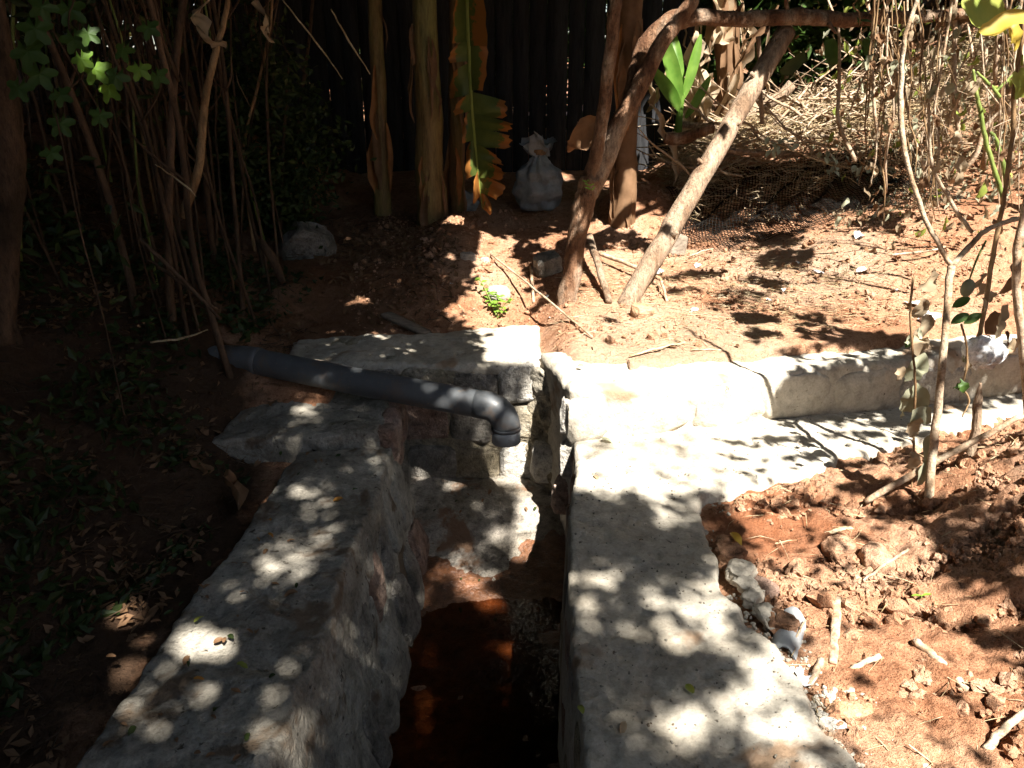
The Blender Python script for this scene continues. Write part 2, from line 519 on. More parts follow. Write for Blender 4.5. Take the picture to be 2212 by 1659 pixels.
M = {}
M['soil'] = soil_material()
M['clod'] = surface('soil_clod', (0.39, 0.195, 0.105), (0.48, 0.265, 0.155), (0.53, 0.325, 0.21), 6, 60, 0.95, 0.8, 0.008)
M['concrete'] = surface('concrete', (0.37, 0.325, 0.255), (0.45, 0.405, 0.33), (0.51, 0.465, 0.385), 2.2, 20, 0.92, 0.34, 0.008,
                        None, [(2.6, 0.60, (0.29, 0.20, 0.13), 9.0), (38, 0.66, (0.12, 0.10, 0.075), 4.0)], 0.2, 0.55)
M['concrete_dark'] = surface('dark_concrete', (0.20, 0.18, 0.145), (0.28, 0.255, 0.21), (0.36, 0.33, 0.275), 3.0, 22, 0.94, 0.5, 0.010,
                        None, [(4.2, 0.58, (0.15, 0.11, 0.075), 9.0), (36, 0.63, (0.07, 0.06, 0.045), 4.0)], 0.2, 0.8)  # darker concrete with brown and near-black spots
M['mortar'] = surface('mortar', (0.27, 0.225, 0.15), (0.34, 0.29, 0.21), (0.38, 0.34, 0.27), 5, 40, 0.93, 0.7, 0.009)
M['stone_pale'] = surface('pale_stone', (0.42, 0.385, 0.33), (0.52, 0.485, 0.425), (0.58, 0.55, 0.49), 6, 38, 0.85, 0.7, 0.01)
M['stone_grey'] = surface('grey_stone', (0.17, 0.155, 0.13), (0.26, 0.235, 0.20), (0.33, 0.30, 0.26), 6, 30, 0.88, 0.8, 0.012)
M['stone_red'] = surface('reddish_stone', (0.24, 0.15, 0.11), (0.32, 0.22, 0.17), (0.38, 0.29, 0.23), 5, 30, 0.9, 0.8, 0.01)
M['stone_brown'] = surface('brown_stone', (0.33, 0.19, 0.10), (0.42, 0.26, 0.15), (0.46, 0.31, 0.20), 6, 40, 0.9, 0.7, 0.007)
M['apron'] = surface('channel_floor', (0.22, 0.185, 0.14), (0.31, 0.275, 0.225), (0.37, 0.33, 0.28), 3, 30, 0.9, 0.7, 0.010,
                     None, [(4.0, 0.55, (0.2, 0.12, 0.075), 2.0)])
M['mud'] = surface('wet_mud', (0.10, 0.042, 0.02), (0.16, 0.07, 0.034), (0.22, 0.105, 0.055), 5, 30, 0.32, 0.5, 0.008, None, None, 0.5)
M['bark'] = surface('bark', (0.13, 0.06, 0.03), (0.23, 0.125, 0.07), (0.36, 0.26, 0.18), 9, 50, 0.92, 0.9, 0.01, (1, 1, 0.45))
M['pole'] = surface('weathered_pole', (0.20, 0.125, 0.075), (0.32, 0.22, 0.145), (0.40, 0.30, 0.21), 7, 45, 0.88, 0.8, 0.008, (1.3, 1.3, 0.28))
M['twig'] = surface('dry_twig', (0.30, 0.20, 0.12), (0.42, 0.31, 0.21), (0.50, 0.40, 0.29), 12, 80, 0.85, 0.5, 0.003)
M['stick_pale'] = surface('pale_stick', (0.30, 0.19, 0.11), (0.42, 0.30, 0.20), (0.50, 0.39, 0.28), 22, 70, 0.8, 0.4, 0.003)
M['stem'] = surface('thicket_stem', (0.04, 0.025, 0.014), (0.08, 0.047, 0.027), (0.13, 0.08, 0.048), 6, 60, 0.8, 0.5, 0.004, (1, 1, 0.3))
M['stem_green'] = surface('green_stem', (0.10, 0.13, 0.03), (0.17, 0.22, 0.05), (0.24, 0.28, 0.08), 7, 60, 0.6, 0.3, 0.002, (1, 1, 0.3))
M['reed'] = surface('dry_reed', (0.15, 0.085, 0.04), (0.24, 0.145, 0.07), (0.32, 0.21, 0.11), 8, 70, 0.7, 0.4, 0.003, (1, 1, 0.3))
M['straw'] = surface('straw', (0.36, 0.25, 0.13), (0.48, 0.36, 0.21), (0.55, 0.45, 0.30), 14, 90, 0.8, 0.2, 0.001)
M['leaf'] = leafmat('green_leaf', (0.035, 0.075, 0.014), (0.07, 0.13, 0.025), 0.3)
M['leaf_dark'] = leafmat('dark_leaf', (0.022, 0.038, 0.010), (0.05, 0.072, 0.018), 0.2)
M['leaf_bright'] = leafmat('young_and_lit_leaf', (0.12, 0.24, 0.03), (0.22, 0.36, 0.05), 0.45, 0.45)
M['leaf_shoot'] = leafmat('banana_shoot', (0.10, 0.22, 0.03), (0.20, 0.34, 0.06), 0.45, 0.4)
M['leaf_yellow'] = leafmat('yellow_green_leaf', (0.20, 0.27, 0.05), (0.34, 0.36, 0.08), 0.4, 0.5)
M['leaf_gold'] = leafmat('yellow_leaf', (0.48, 0.34, 0.05), (0.55, 0.42, 0.08), 0.4, 0.5)
M['leaf_orange'] = leafmat('orange_leaf', (0.34, 0.14, 0.03), (0.48, 0.24, 0.05), 0.3, 0.6)
M['leaf_brown'] = leafmat('brown_leaf', (0.14, 0.075, 0.035), (0.26, 0.15, 0.08), 0.2, 0.75)
M['leaf_dry'] = leafmat('dry_leaf', (0.28, 0.20, 0.12), (0.46, 0.37, 0.25), 0.25, 0.8)
M['leaf_grey'] = leafmat('grey_green_leaf', (0.24, 0.24, 0.15), (0.38, 0.38, 0.27), 0.25, 0.75)
M['leaf_silver'] = leafmat('silver_leaf', (0.30, 0.36, 0.25), (0.48, 0.52, 0.40), 0.25, 0.6)
M['banana_dry'] = leafmat('dry_banana_leaf', (0.38, 0.26, 0.15), (0.58, 0.46, 0.32), 0.3, 0.7, 6)
M['banana_rust'] = leafmat('rusty_sheath', (0.28, 0.11, 0.035), (0.42, 0.20, 0.07), 0.2, 0.7, 8)
M['banana'] = leafmat('banana_leaf', (0.07, 0.10, 0.02), (0.12, 0.15, 0.035), 0.35, 0.45, 8, ((0.32, 0.13, 0.03), (0.20, 0.11, 0.06)))
M['banana_stem'] = surface('banana_stem', (0.13, 0.075, 0.035), (0.20, 0.14, 0.05), (0.22, 0.20, 0.07), 3, 25, 0.6, 0.4, 0.006, (1, 1, 0.15))
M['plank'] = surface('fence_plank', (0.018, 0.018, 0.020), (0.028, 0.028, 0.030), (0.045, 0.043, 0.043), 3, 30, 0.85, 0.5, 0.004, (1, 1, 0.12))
M['wood_grey'] = surface('grey_board', (0.20, 0.16, 0.12), (0.27, 0.22, 0.17), (0.33, 0.28, 0.22), 4, 40, 0.85, 0.4, 0.004, (0.3, 1, 1))
M['paper'] = surface('paper', (0.62, 0.62, 0.62), (0.72, 0.72, 0.72), (0.78, 0.78, 0.78), 20, 90, 0.7, 0.2, 0.002)
M['sack'] = surface('plastic_sack', (0.17, 0.19, 0.20), (0.23, 0.255, 0.265), (0.28, 0.305, 0.315), 8, 40, 0.5, 0.3, 0.004, None, None, 0.3, 0.3)
M['net'] = surface('black_net', (0.010, 0.009, 0.008), (0.016, 0.014, 0.012), (0.022, 0.02, 0.018), 20, 80, 0.95, 0.1, 0.001, None, None, 0.02)
def pvc(name, c, rough=0.38):
    m, t, bs = new_mat(name)
    n = noise_tex(t, 14, 6, 0.65)
    col = ramp(t, n, [(0.3, tuple(v * 0.8 for v in c)), (0.6, c), (0.8, tuple(min(1, v * 1.25 + .01) for v in c))])
    f = ramp(t, noise_tex(t, 9, 5, .7, None, .5, 6.0), [(0.52, (0, 0, 0)), (0.72, (.75, .75, .75))])
    col = mix(t, f, col, (0.17, 0.11, 0.07))
    f = ramp(t, noise_tex(t, 70, 3, .6, None, 0, 8.0), [(0.64, (0, 0, 0)), (0.70, (.8, .8, .8))])
    col = mix(t, f, col, (0.20, 0.16, 0.12))
    t.links.new(col, bs.inputs['Base Color'])
    t.links.new(ramp(t, noise_tex(t, 30, 4, .6, None, 0, 3), [(0.3, (rough - .08,) * 3), (0.75, (rough + .25,) * 3)]), bs.inputs['Roughness'])
    bump(t, bs, noise_tex(t, 60, 3), 0.08, 0.002)
    return m
M['pvc'] = pvc('grey_pvc', (0.10, 0.107, 0.113), 0.46)
M['pvc_light'] = pvc('pale_grey_pvc', (0.36, 0.38, 0.39), 0.5)
M['blue'] = pvc('blue_print', (0.06, 0.16, 0.30), 0.5)
def water_mat():
    m, t, bs = new_mat('muddy_water')
    gl = nd(t, 'ShaderNodeBsdfGlossy'); gl.inputs['Roughness'].default_value = 0.03; gl.inputs[0].default_value = (1, 1, 1, 1)
    tr = nd(t, 'ShaderNodeBsdfTransparent'); tr.inputs[0].default_value = (0.55, 0.40, 0.27, 1)
    fr = nd(t, 'ShaderNodeFresnel'); fr.inputs[0].default_value = 1.33
    b = nd(t, 'ShaderNodeBump'); b.inputs['Strength'].default_value = 0.35; b.inputs['Distance'].default_value = 0.01
    t.links.new(noise_tex(t, 38, 3, 0.5, (1.0, 0.6, 1)), b.inputs['Height'])
    t.links.new(b.outputs[0], gl.inputs['Normal']); t.links.new(b.outputs[0], fr.inputs['Normal'])
    ms = nd(t, 'ShaderNodeMixShader')
    t.links.new(fr.outputs[0], ms.inputs[0]); t.links.new(tr.outputs[0], ms.inputs[1]); t.links.new(gl.outputs[0], ms.inputs[2])
    t.links.new(ms.outputs[0], t.nodes['Material Output'].inputs[0])
    return m
M['water'] = water_mat()

# ================================================================== SETTING: ground
def build_ground():
    def axis(lo, hi, fine, out_hi, out_lo):
        a = list(np.arange(lo, hi, fine)); s = fine
        while a[-1] < out_hi: s *= 1.22; a.append(a[-1] + s)
        s = fine; b = [lo]
        while b[0] > out_lo: s *= 1.22; b.insert(0, b[0] - s)
        return np.array(b[:-1] + a)
    xs = axis(-2.7, 3.1, 0.0155, 70, -70)
    ys = [0.9]; s = 0.0125
    while ys[-1] < 6.2: ys.append(ys[-1] + s); s *= 1.0028
    while ys[-1] < 90: s *= 1.2; ys.append(ys[-1] + s)
    s = 0.0125; pre = []; y0 = 0.9
    while y0 > -25: s *= 1.22; y0 -= s; pre.insert(0, y0)
    ys = np.array(pre + ys)
    X, Y = np.meshgrid(xs, ys, indexing='ij')
    x, y = X.ravel(), Y.ravel()
    z = base(x, y)
    P = np.stack([x, y, np.zeros_like(x)], 1)
    right_low = smooth(0.66, 0.95, x) * smooth(0.05, -0.1, y - step_line(x))
    mound = np.exp(-((x - 0.87) ** 2 + (y - 5.3) ** 2) / 0.25) + np.exp(-((x + 0.36) ** 2 / .05 + (y - 4.9) ** 2 / .4))
    left = smooth(-0.9, -1.2, x)
    amp = 0.010 + 0.012 * right_low + 0.010 * np.clip(mound, 0, 1) + 0.03 * left
    z = z + fbm(P * 2.2, 3, 3) * 0.022 * smooth(0.3, 1.2, np.abs(x)) + fbm(P * 9, 4, 8) * amp
    cl = np.clip(right_low * (0.5 + 0.7 * smooth(-.25, .3, fbm(P * 2.3, 2, 21))) + 0.8 * np.clip(mound, 0, 1) + 0.35 * left, 0, 1)
    wx = x + 0.03 * vnoise(P * 12, 2); wy = y + 0.03 * vnoise(P * 12, 4)
    f1, f2 = worley(wx * 13, wy * 13, 5)
    g1, g2 = worley(wx * 31, wy * 31, 9)
    z = z + cl * (0.046 * (np.sqrt(np.clip(1 - f1 * f1 * 1.1, 0, 1)) - 0.55) + 0.016 * (np.sqrt(np.clip(1 - g1 * g1 * 1.1, 0, 1)) - .5))
    z = z + (0.0035 + 0.006 * right_low) * fbm(P * 55, 3, 30) + 0.022 * right_low * np.abs(fbm(P * 17, 3, 31)) - 0.03 * smooth(1.2, 1.5, x) * right_low * smooth(.16, .0, np.abs(fbm(P * 6, 3, 35)))
    # deep crumbly furrows of the dug bank on the right
    fur = np.abs(fbm(np.stack([x * 1.0, y * 2.4, x * 0], 1) * 2.2 + 4, 3, 40))
    z = z - right_low * 0.05 * smooth(0.13, 0.0, fur) * smooth(0.9, 1.2, x)
    hole = in_hole(x, y)
    z = np.where(hole, -0.9, z)
    g = G(); g.add(np.stack([x, y, z], 1), grid_q(len(xs), len(ys)))
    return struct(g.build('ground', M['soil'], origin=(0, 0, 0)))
build_ground()

# ------------------------------------------------------------------ channel bed and water
def bed_z(x, y):
    P = np.stack([x, y, np.zeros_like(x)], 1)
    z = -0.61 + 0.21 * smooth(2.55, 3.4, y)
    return z + fbm(P * 5, 4, 50) * 0.014 + fbm(P * 25, 3, 51) * 0.005
def build_bed():
    xs = np.arange(-0.75, 0.45, 0.012); ys = np.arange(-1.2, 3.62, 0.014)
    X, Y = np.meshgrid(xs, ys, indexing='ij'); x, y = X.ravel(), Y.ravel()
    g = G(); g.add(np.stack([x, y, bed_z(x, y)], 1), grid_q(len(xs), len(ys)))
    struct(g.build('channel_bed', M['apron'], origin=(0, 0, 0)))
    # silt washed in over the bed
    P = np.stack([x, y, np.zeros_like(x)], 1)
    edge = 3.06 + 0.08 * np.sin(x * 9) + 0.20 * (x + 0.1) + 0.10 * fbm(P * 6, 3, 62)
    z = bed_z(x, y) + 0.008 + 0.010 * fbm(P * 6, 3, 60) + 0.003 * fbm(P * 40, 2, 61) + 0.02 * np.exp(-((y - 2.5) ** 2) / .02) * smooth(-.1, .2, x)
    z = z - 0.04 * smooth(-0.25, 0.14, y - edge)
    g = G(); g.add(np.stack([x, y, z], 1), grid_q(len(xs), len(ys)))
    struct(g.build('mud_bed', M['mud'], origin=(0, 0, 0)))
    xs = np.linspace(-0.62, 0.32, 30); ys = np.linspace(-1.2, 3.0, 60)
    X, Y = np.meshgrid(xs, ys, indexing='ij')
    g = G(); g.add(np.stack([X.ravel(), Y.ravel(), np.full(X.size, -0.592)], 1), grid_q(30, 60))
    struct(g.build('water', M['water'], origin=(0, 0, 0)))
build_bed()

# ================================================================== WALLS
def face_stones(parent, p0, p1, zt0, zb0, zt1, zb1, normal, rows, seed, mats, wmin=0.14, wmax=0.28, proud=0.02, skip=(), depth=0.05, boxy=0.45):
    """irregular stones set in a wall face between ground points p0 and p1, each its own part"""
    rr = random.Random(seed)
    p0, p1 = np.array(p0, float), np.array(p1, float); L = np.linalg.norm(p1 - p0); d = (p1 - p0) / L
    n = np.asarray(normal, float); n /= np.linalg.norm(n)
    out = []
    for r in range(rows):
        s = rr.uniform(-.08, 0); 
        while s < L - 0.04:
            w = rr.uniform(wmin, wmax)
            t = (s + w / 2) / L
            zt = zt0 + (zt1 - zt0) * t; zb = zb0 + (zb1 - zb0) * t
            h = (zt - zb) / rows
            zc = zb + h * (r + .5) + rr.uniform(-.015, .015)
            cu = p0 + d * (s + w / 2)
            frac = (zt - zc) / max(zt - zb, 1e-6)
            side = np.array([d[0], d[1], 0.0]); upv = np.cross(n, side) if np.cross(n, side)[2] > 0 else -np.cross(n, side)
            Mm = np.stack([side, upv, n], 1)
            tilt = np.array(Matrix.Rotation(rr.uniform(-.14, .14), 3, 'Z'))
            g = G()
            k = rr.randrange(1000)
            base_pt = np.array([cu[0], cu[1], zc])
            rg = 0.15 if parent.get('batter') else 0.085
            if parent.get('batter'): base_pt = base_pt + np.array([parent['batter'] * frac, 0, 0])
            stone(g, base_pt - n * (depth - proud), (w / 2 * .98, h / 2 * 1.0, depth), seed=k, level=3, boxy=boxy, rough=rg, M=Mm @ tilt)
            out.append(g.build('stone', rr.choice(mats), parent))
            s += w + rr.uniform(0.004, 0.02)
    return out

# --- left wall of the channel
lw = thing('stone_wall', 'long grey mortared stone wall on the left of the channel, dappled and strewn with leaves', 'wall', (-0.78, 1.4, -0.7))
lw['batter'] = 0.15
g = G()
rough_block(g, [(-1.12, -1.0, -0.75), (-0.36, -1.0, -0.75), (-0.37, 2.86, -0.75), (-0.90, 2.93, -0.75),
                (-1.16, -1.0, 0.0), (-0.585, -1.0, 0.0), (-0.485, 2.92, 0.0), (-0.86, 2.86, -0.005)], 0.013, 0.016, (0.014, 0.010, 0.005), 3)
g.build('wall_body', M['concrete_dark'], lw)
face_stones(lw, (-0.555, 0.9), (-0.49, 2.86), -0.06, -0.62, -0.05, -0.64, (0.95, -0.03, 0.24), 2, 5,
            [M['stone_grey'], M['concrete_dark'], M['stone_grey'], M['stone_red']], 0.13, 0.26, 0.010, depth=0.045, boxy=0.62)
del lw['batter']

# --- wing block carrying the pipe
ww = thing('wall_block', 'low grey concrete block under the pipe, left of the channel, shaded', 'wall', (-0.9, 3.1, -0.6))
g = G()
rough_block(g, [(-1.26, 2.93, -0.7), (-0.50, 2.95, -0.7), (-0.49, 3.42, -0.7), (-1.2, 3.5, -0.7),
                (-1.24, 2.90, 0.035), (-0.545, 2.95, 0.04), (-0.53, 3.42, 0.05), (-1.12, 3.5, 0.06)], 0.014, 0.03, (0.022, 0.014, 0.006), 9)
g.build('wall_body', M['concrete_dark'], ww)
for k, (yy, zz, sy, sz) in enumerate([(3.02, -0.06, .055, .11), (3.15, -0.08, .06, .13), (3.29, -0.06, .06, .11), (3.06, -0.32, .09, .12), (3.26, -0.34, .09, .12)]):
    g = G(); stone(g, (-0.525, yy, zz), (0.05, sy, sz), seed=40 + k, level=3, boxy=0.6, rough=.09)
    g.build('stone', M['stone_red'] if k < 3 else M['stone_grey'], ww)

# --- headwall behind the pipe outlet
hw = thing('stone_wall', 'stone headwall with a white cut corner stone behind the pipe outlet', 'wall', (-0.3, 3.6, -0.6))
g = G()
rough_block(g, [(-1.1, 3.40, -0.7), (0.26, 3.40, -0.7), (0.26, 3.95, -0.7), (-1.1, 3.8, -0.7),
                (-1.1, 3.42, 0.15), (0.125, 3.39, 0.155), (0.13, 3.93, 0.175), (-1.1, 3.78, 0.17)], 0.014, 0.03, (0.024, 0.016, 0.006), 15)
g.build('wall_body', M['mortar'], hw)
for k, (xx, zz, sx, sz, mt, px) in enumerate([
        (0.035, 0.085, 0.10, 0.10, 'stone_pale', .022), (-0.17, 0.06, 0.10, 0.09, 'stone_grey', .012), (-0.39, 0.07, 0.12, 0.085, 'mortar', .010),
        (-0.60, 0.07, 0.085, 0.08, 'stone_grey', .010), (0.02, -0.12, 0.10, 0.09, 'mortar', .010), (-0.19, -0.12, 0.10, 0.095, 'stone_grey', .012),
        (-0.42, -0.11, 0.125, 0.10, 'stone_red', .010), (0.05, -0.32, 0.11, 0.10, 'stone_pale', .014), (-0.16, -0.33, 0.10, 0.09, 'mortar', .010),
        (-0.38, -0.33, 0.115, 0.10, 'stone_grey', .010)]):
    g = G(); stone(g, (xx, 3.40 + 0.05 - px, zz), (sx, 0.06, sz), seed=60 + k, level=4, boxy=0.34, rough=.09, M=rot_zyx(0, ((k * 37) % 11 - 5) * .02, 0))
    o = g.build('stone', M[mt], hw)
    if k == 0: o['label'] = 'white squared corner stone'
g = G()   # cap plastered over the headwall
rough_block(g, [(-1.08, 3.41, 0.13), (0.135, 3.375, 0.13), (0.14, 3.94, 0.13), (-1.08, 3.78, 0.13),
                (-1.06, 3.42, 0.175), (0.13, 3.38, 0.185), (0.135, 3.93, 0.195), (-1.06, 3.77, 0.18)], 0.014, 0.02, (0.02, 0.012, 0.005), 18)
g.build('coping', M['concrete'], hw)

# --- retaining step wall across the right
sw = thing('stone_wall', 'low pale retaining wall running right across the photo, holding the upper earth', 'wall', (1.6, 3.4, -0.6))
xl, xr = 0.25, 4.2
g = G()
def sl(x, o=0.0): return step_line(x) + o
rough_block(g, [(0.245, sl(.25, .0), -0.7), (xr, sl(xr), -0.7), (xr, sl(xr, .5), -0.7), (0.13, 3.5, -0.7),
                (0.25, sl(.25, .015), 0.225), (xr, sl(xr, .015), 0.24), (xr, sl(xr, .36), 0.24), (0.125, 3.42, 0.225)], 0.015, 0.03, (0.02, 0.013, 0.005), 25)
g.build('wall_body', M['concrete'], sw)
nrm = np.array([0.229, -0.973, 0.0])
face_stones(sw, (0.30, sl(.30)), (2.9, sl(2.9)), 0.195, -0.02, 0.205, -0.02, nrm, 1, 31,
            [M['concrete'], M['concrete'], M['concrete'], M['stone_pale']], 0.16, 0.42, 0.004, depth=0.05, boxy=0.5)
g = G()
rough_block(g, [(0.06, 3.40, -0.7), (0.205, 3.24, -0.7), (0.36, 3.05, -0.7), (0.30, 3.5, -0.7),
                (0.07, 3.41, 0.17), (0.215, 3.25, 0.205), (0.36, 3.06, 0.215), (0.30, 3.5, 0.20)], 0.013, 0.025, (0.026, 0.018, 0.008), 77, (5, 16, 45))
g.build('mortar_fill', M['mortar'], sw)
for k, (xx, yy, zz, sx, sy, sz, mt) in enumerate([(0.262, 3.03, 0.09, .055, .06, .085, 'stone_pale'), (0.262, 3.02, -0.11, .055, .06, .09, 'stone_pale'), (0.165, 3.325, -0.28, .07, .05, .10, 'stone_pale'),
        (0.235, 3.06, -0.30, .05, .07, .08, 'stone_red')]):
    g = G(); stone(g, (xx, yy, zz), (sx, sy, sz), (0, 0, -0.3), seed=80 + k, level=3, boxy=0.5, rough=.14)
    g.build('stone', M[mt], sw)

# --- right wall of the channel with its ledge, one poured cap following an irregular outline
def sd_poly(x, y, poly):
    P = np.array(poly); n = len(P)
    d = np.full(x.shape, 1e9); inside = np.zeros(x.shape, bool)
    for i in range(n):
        a, b = P[i], P[(i + 1) % n]; e = b - a
        t = np.clip(((x - a[0]) * e[0] + (y - a[1]) * e[1]) / (e @ e), 0, 1)
        d = np.minimum(d, np.hypot(x - a[0] - t * e[0], y - a[1] - t * e[1]))
        c = (a[1] > y) != (b[1] > y)
        xi = a[0] + (y - a[1]) / (b[1] - a[1] + 1e-12) * e[0]
        inside ^= c & (x < xi)
    return np.where(inside, d, -d)
RW = [(0.14, -1.0), (0.148, 1.3), (0.162, 2.0), (0.19, 2.4), (0.235, 2.75), (0.255, 3.02), (1.2, 3.25), (2.1, 3.46), (2.7, 3.6), (2.5, 3.38), (2.0, 3.14), (1.75, 3.02), (1.42, 2.84),
      (1.08, 2.68), (0.86, 2.60), (0.72, 2.52), (0.66, 2.42), (0.645, 2.2), (0.66, 2.0), (0.70, 1.80), (0.735, 1.62), (0.76, 1.45), (0.80, 1.25), (0.83, 0.6), (0.85, -1.0)]
rw = thing('stone_wall', 'broad pale concrete-topped wall on the right of the channel with leaf shadows', 'wall', (0.45, 2.0, -0.6))
def rw_top(x, y):
    P = np.stack([x, y, np.zeros_like(x)], 1)
    return 0.0 + fbm(P * 3, 3, 70) * 0.010 + fbm(P * 14, 4, 71) * 0.006 + fbm(P * 45, 3, 73) * 0.003
def build_right_wall():
    xs = np.arange(0.08, 2.8, 0.0105); ys = np.arange(-1.05, 3.7, 0.0115)
    X, Y = np.meshgrid(xs, ys, indexing='ij'); x, y = X.ravel(), Y.ravel()
    sd = sd_poly(x, y, RW)
    P = np.stack([x, y, np.zeros_like(x)], 1)
    rside = smooth(0.4, 0.55, x)
    sd = sd + fbm(P * 7, 4, 72) * (0.012 + 0.045 * rside) + fbm(P * 30, 2, 75) * 0.006
    ck = np.abs(fbm(np.stack([x * 1.6, y * 1.3, x * 0], 1) + 3.3, 4, 81)); pit = smooth(.42, .6, fbm(P * 26, 2, 83))
    z = rw_top(x, y) - 0.006 * smooth(0.012, 0.0, ck) - 0.006 * pit - 0.010 * smooth(0.03, 0.0, sd) * (1 + 2 * rside) - 0.75 * smooth(0.012, -0.014, sd)
    keep = (sd > -0.03).reshape(len(xs), len(ys))
    q = grid_q(len(xs), len(ys))
    kc = (keep[:-1, :-1] | keep[1:, :-1] | keep[1:, 1:] | keep[:-1, 1:]).ravel()
    q = q[kc]
    used, inv = np.unique(q, return_inverse=True)
    g = G(); g.add(np.stack([x, y, z], 1)[used], inv.reshape(-1, 4))
    g.build('concrete_cap', M['concrete'], rw)
build_right_wall()
# rough stones at its channel side, under the cap
rr = random.Random(4)
for r_ in range(2):
    yy = 1.0
    while yy < 2.9:
        w = rr.uniform(.15, .28)
        xe = np.interp(yy + w / 2, [1.0, 1.3, 2.0, 2.4, 2.9], [.148, .148, .162, .19, .245])
        g = G(); stone(g, (xe + 0.052 - .008 * r_, yy + w / 2, -0.17 - .27 * r_), (0.05, w / 2, 0.13), seed=rr.randrange(900), level=2, boxy=.5, rough=.1)
        g.build('stone', rr.choice([M['stone_grey'], M['stone_red'], M['mortar']]), rw)
        yy += w
# cobbles set along its outer edge
for k, (px, py, s) in enumerate([(1580, 1195, .035), (1600, 1240, .04), (1612, 1265, .03), (1570, 1170, .025), (1625, 1290, .028), (1660, 1330, .03), (1690, 1345, .035), (1640, 1320, .02)]):
    p = at_z(px, py, -0.015); g = G(); stone(g, p, (s * 1.3, s, s * .7), (0, 0, k), seed=110 + k, level=3, boxy=.65, rough=.24)
    g.build('stone', M['concrete'] if k % 3 else M['clod'], rw)

# ================================================================== THE PIPE
pa, pb = at_z(540, 778, 0.19), at_z(1052, 876, 0.10)
pp = thing('drain_pipe', 'long dark grey plastic drain pipe laid across the channel, elbow turned down at its end', 'pipe', (pb[0], pb[1], -0.05))
dirp = (pb - pa) / np.linalg.norm(pb - pa)
def ring_tube(g, C, r_out, thick, seg=28):
    """hollow tube following the points C"""
    C = np.asarray(C, float); n = len(C)
    path = np.vstack([C, C[::-1]]); rad = np.concatenate([np.full(n, r_out), np.full(n, r_out - thick)])
    T = np.gradient(C, axis=0); T /= np.linalg.norm(T, axis=1)[:, None]
    N = np.zeros_like(C); a = np.array([0, 0, 1.0]) if abs(T[0][2]) < .8 else np.array([0, 1.0, 0]); N[0] = np.cross(T[0], a); N[0] /= np.linalg.norm(N[0])
    for i in range(1, n):
        v = N[i - 1] - T[i] * np.dot(N[i - 1], T[i]); N[i] = v / np.linalg.norm(v)
    B = np.cross(T, N); N2 = np.vstack([N, N[::-1]]); B2 = np.vstack([B, B[::-1]])
    an = np.linspace(0, 2 * math.pi, seg, endpoint=False)
    V = path[:, None] + rad[:, None, None] * (np.cos(an)[None, :, None] * N2[:, None] + np.sin(an)[None, :, None] * B2[:, None])
    m = 2 * n
    i = np.arange(m)[:, None]; j = np.arange(seg)[None]; i2 = (i + 1) % m; j2 = (j + 1) % seg
    g.add(V.reshape(-1, 3), np.stack([i * seg + j, i * seg + j2, i2 * seg + j2, i2 * seg + j], -1).reshape(-1, 4))
g = G(); ring_tube(g, spline([pa, (pa + pb) / 2 + np.array([0, 0, -.004]), pb], 24), 0.060, 0.004); g.build('pipe_barrel', M['pvc'], pp)
bend_r = 0.092
hd = dirp.copy(); down = np.array([0.02, -0.05, -1.0]); down /= np.linalg.norm(down)
ctr = pb + (down - hd * np.dot(down, hd)) / np.linalg.norm(down - hd * np.dot(down, hd)) * bend_r
e1 = (pb - ctr) / bend_r
tot = math.acos(np.clip(np.dot(hd, down), -1, 1))
arc = [pb - hd * 0.05, pb - hd * .025] + [ctr + bend_r * (e1 * math.cos(a) + hd * math.sin(a)) for a in np.linspace(0, tot, 14)]
g = G(); ring_tube(g, np.array(arc), 0.0612, 0.006); elbow = g.build('elbow', M['pvc'], pp)
end = arc[-1]
g = G(); ring_tube(g, np.array([end - down * 0.004, end + down * .003, end + down * .010]), 0.064, 0.006); g.build('socket_rim', M['pvc'], elbow)
g = G(); ring_tube(g, np.array([end + down * 0.006, end + down * .03, end + down * .068]), 0.0605, 0.006); o = g.build('spout', M['pvc_light'], pp); o['label'] = 'spout below the elbow, painted pale as reflected light'  # pale material stands in for the reflection on the mouth
pl = pa - dirp * 0.0
lft = np.array([-1.0, 0.10, 0.01]); lft /= np.linalg.norm(lft)
g = G(); ring_tube(g, np.array([pl + dirp * .05, pl + dirp * .02, pl + lft * .02, pl + lft * .06, pl + lft * .12]), 0.0645, 0.006); cp = g.build('coupling', M['pvc'], pp)
g = G(); ring_tube(g, np.array([pl + lft * .1, pl + lft * .2, pl + lft * .5]), 0.060, 0.005); g.build('buried_pipe', M['pvc'], pp)
g = G()
an = np.linspace(-0.5, 0.25, 6); vv = []
for s in np.linspace(0.035, 0.075, 4):
    for a in an: vv.append(pl + lft * s + 0.0655 * (math.cos(a) * np.array([0.08, -.85, .5]) / 1.0 + math.sin(a) * np.array([0, .5, .85])))
g.add(np.array(vv), grid_q(4, 6)); g.build('blue_label', M['blue'], cp)
tc = pa + dirp * .07
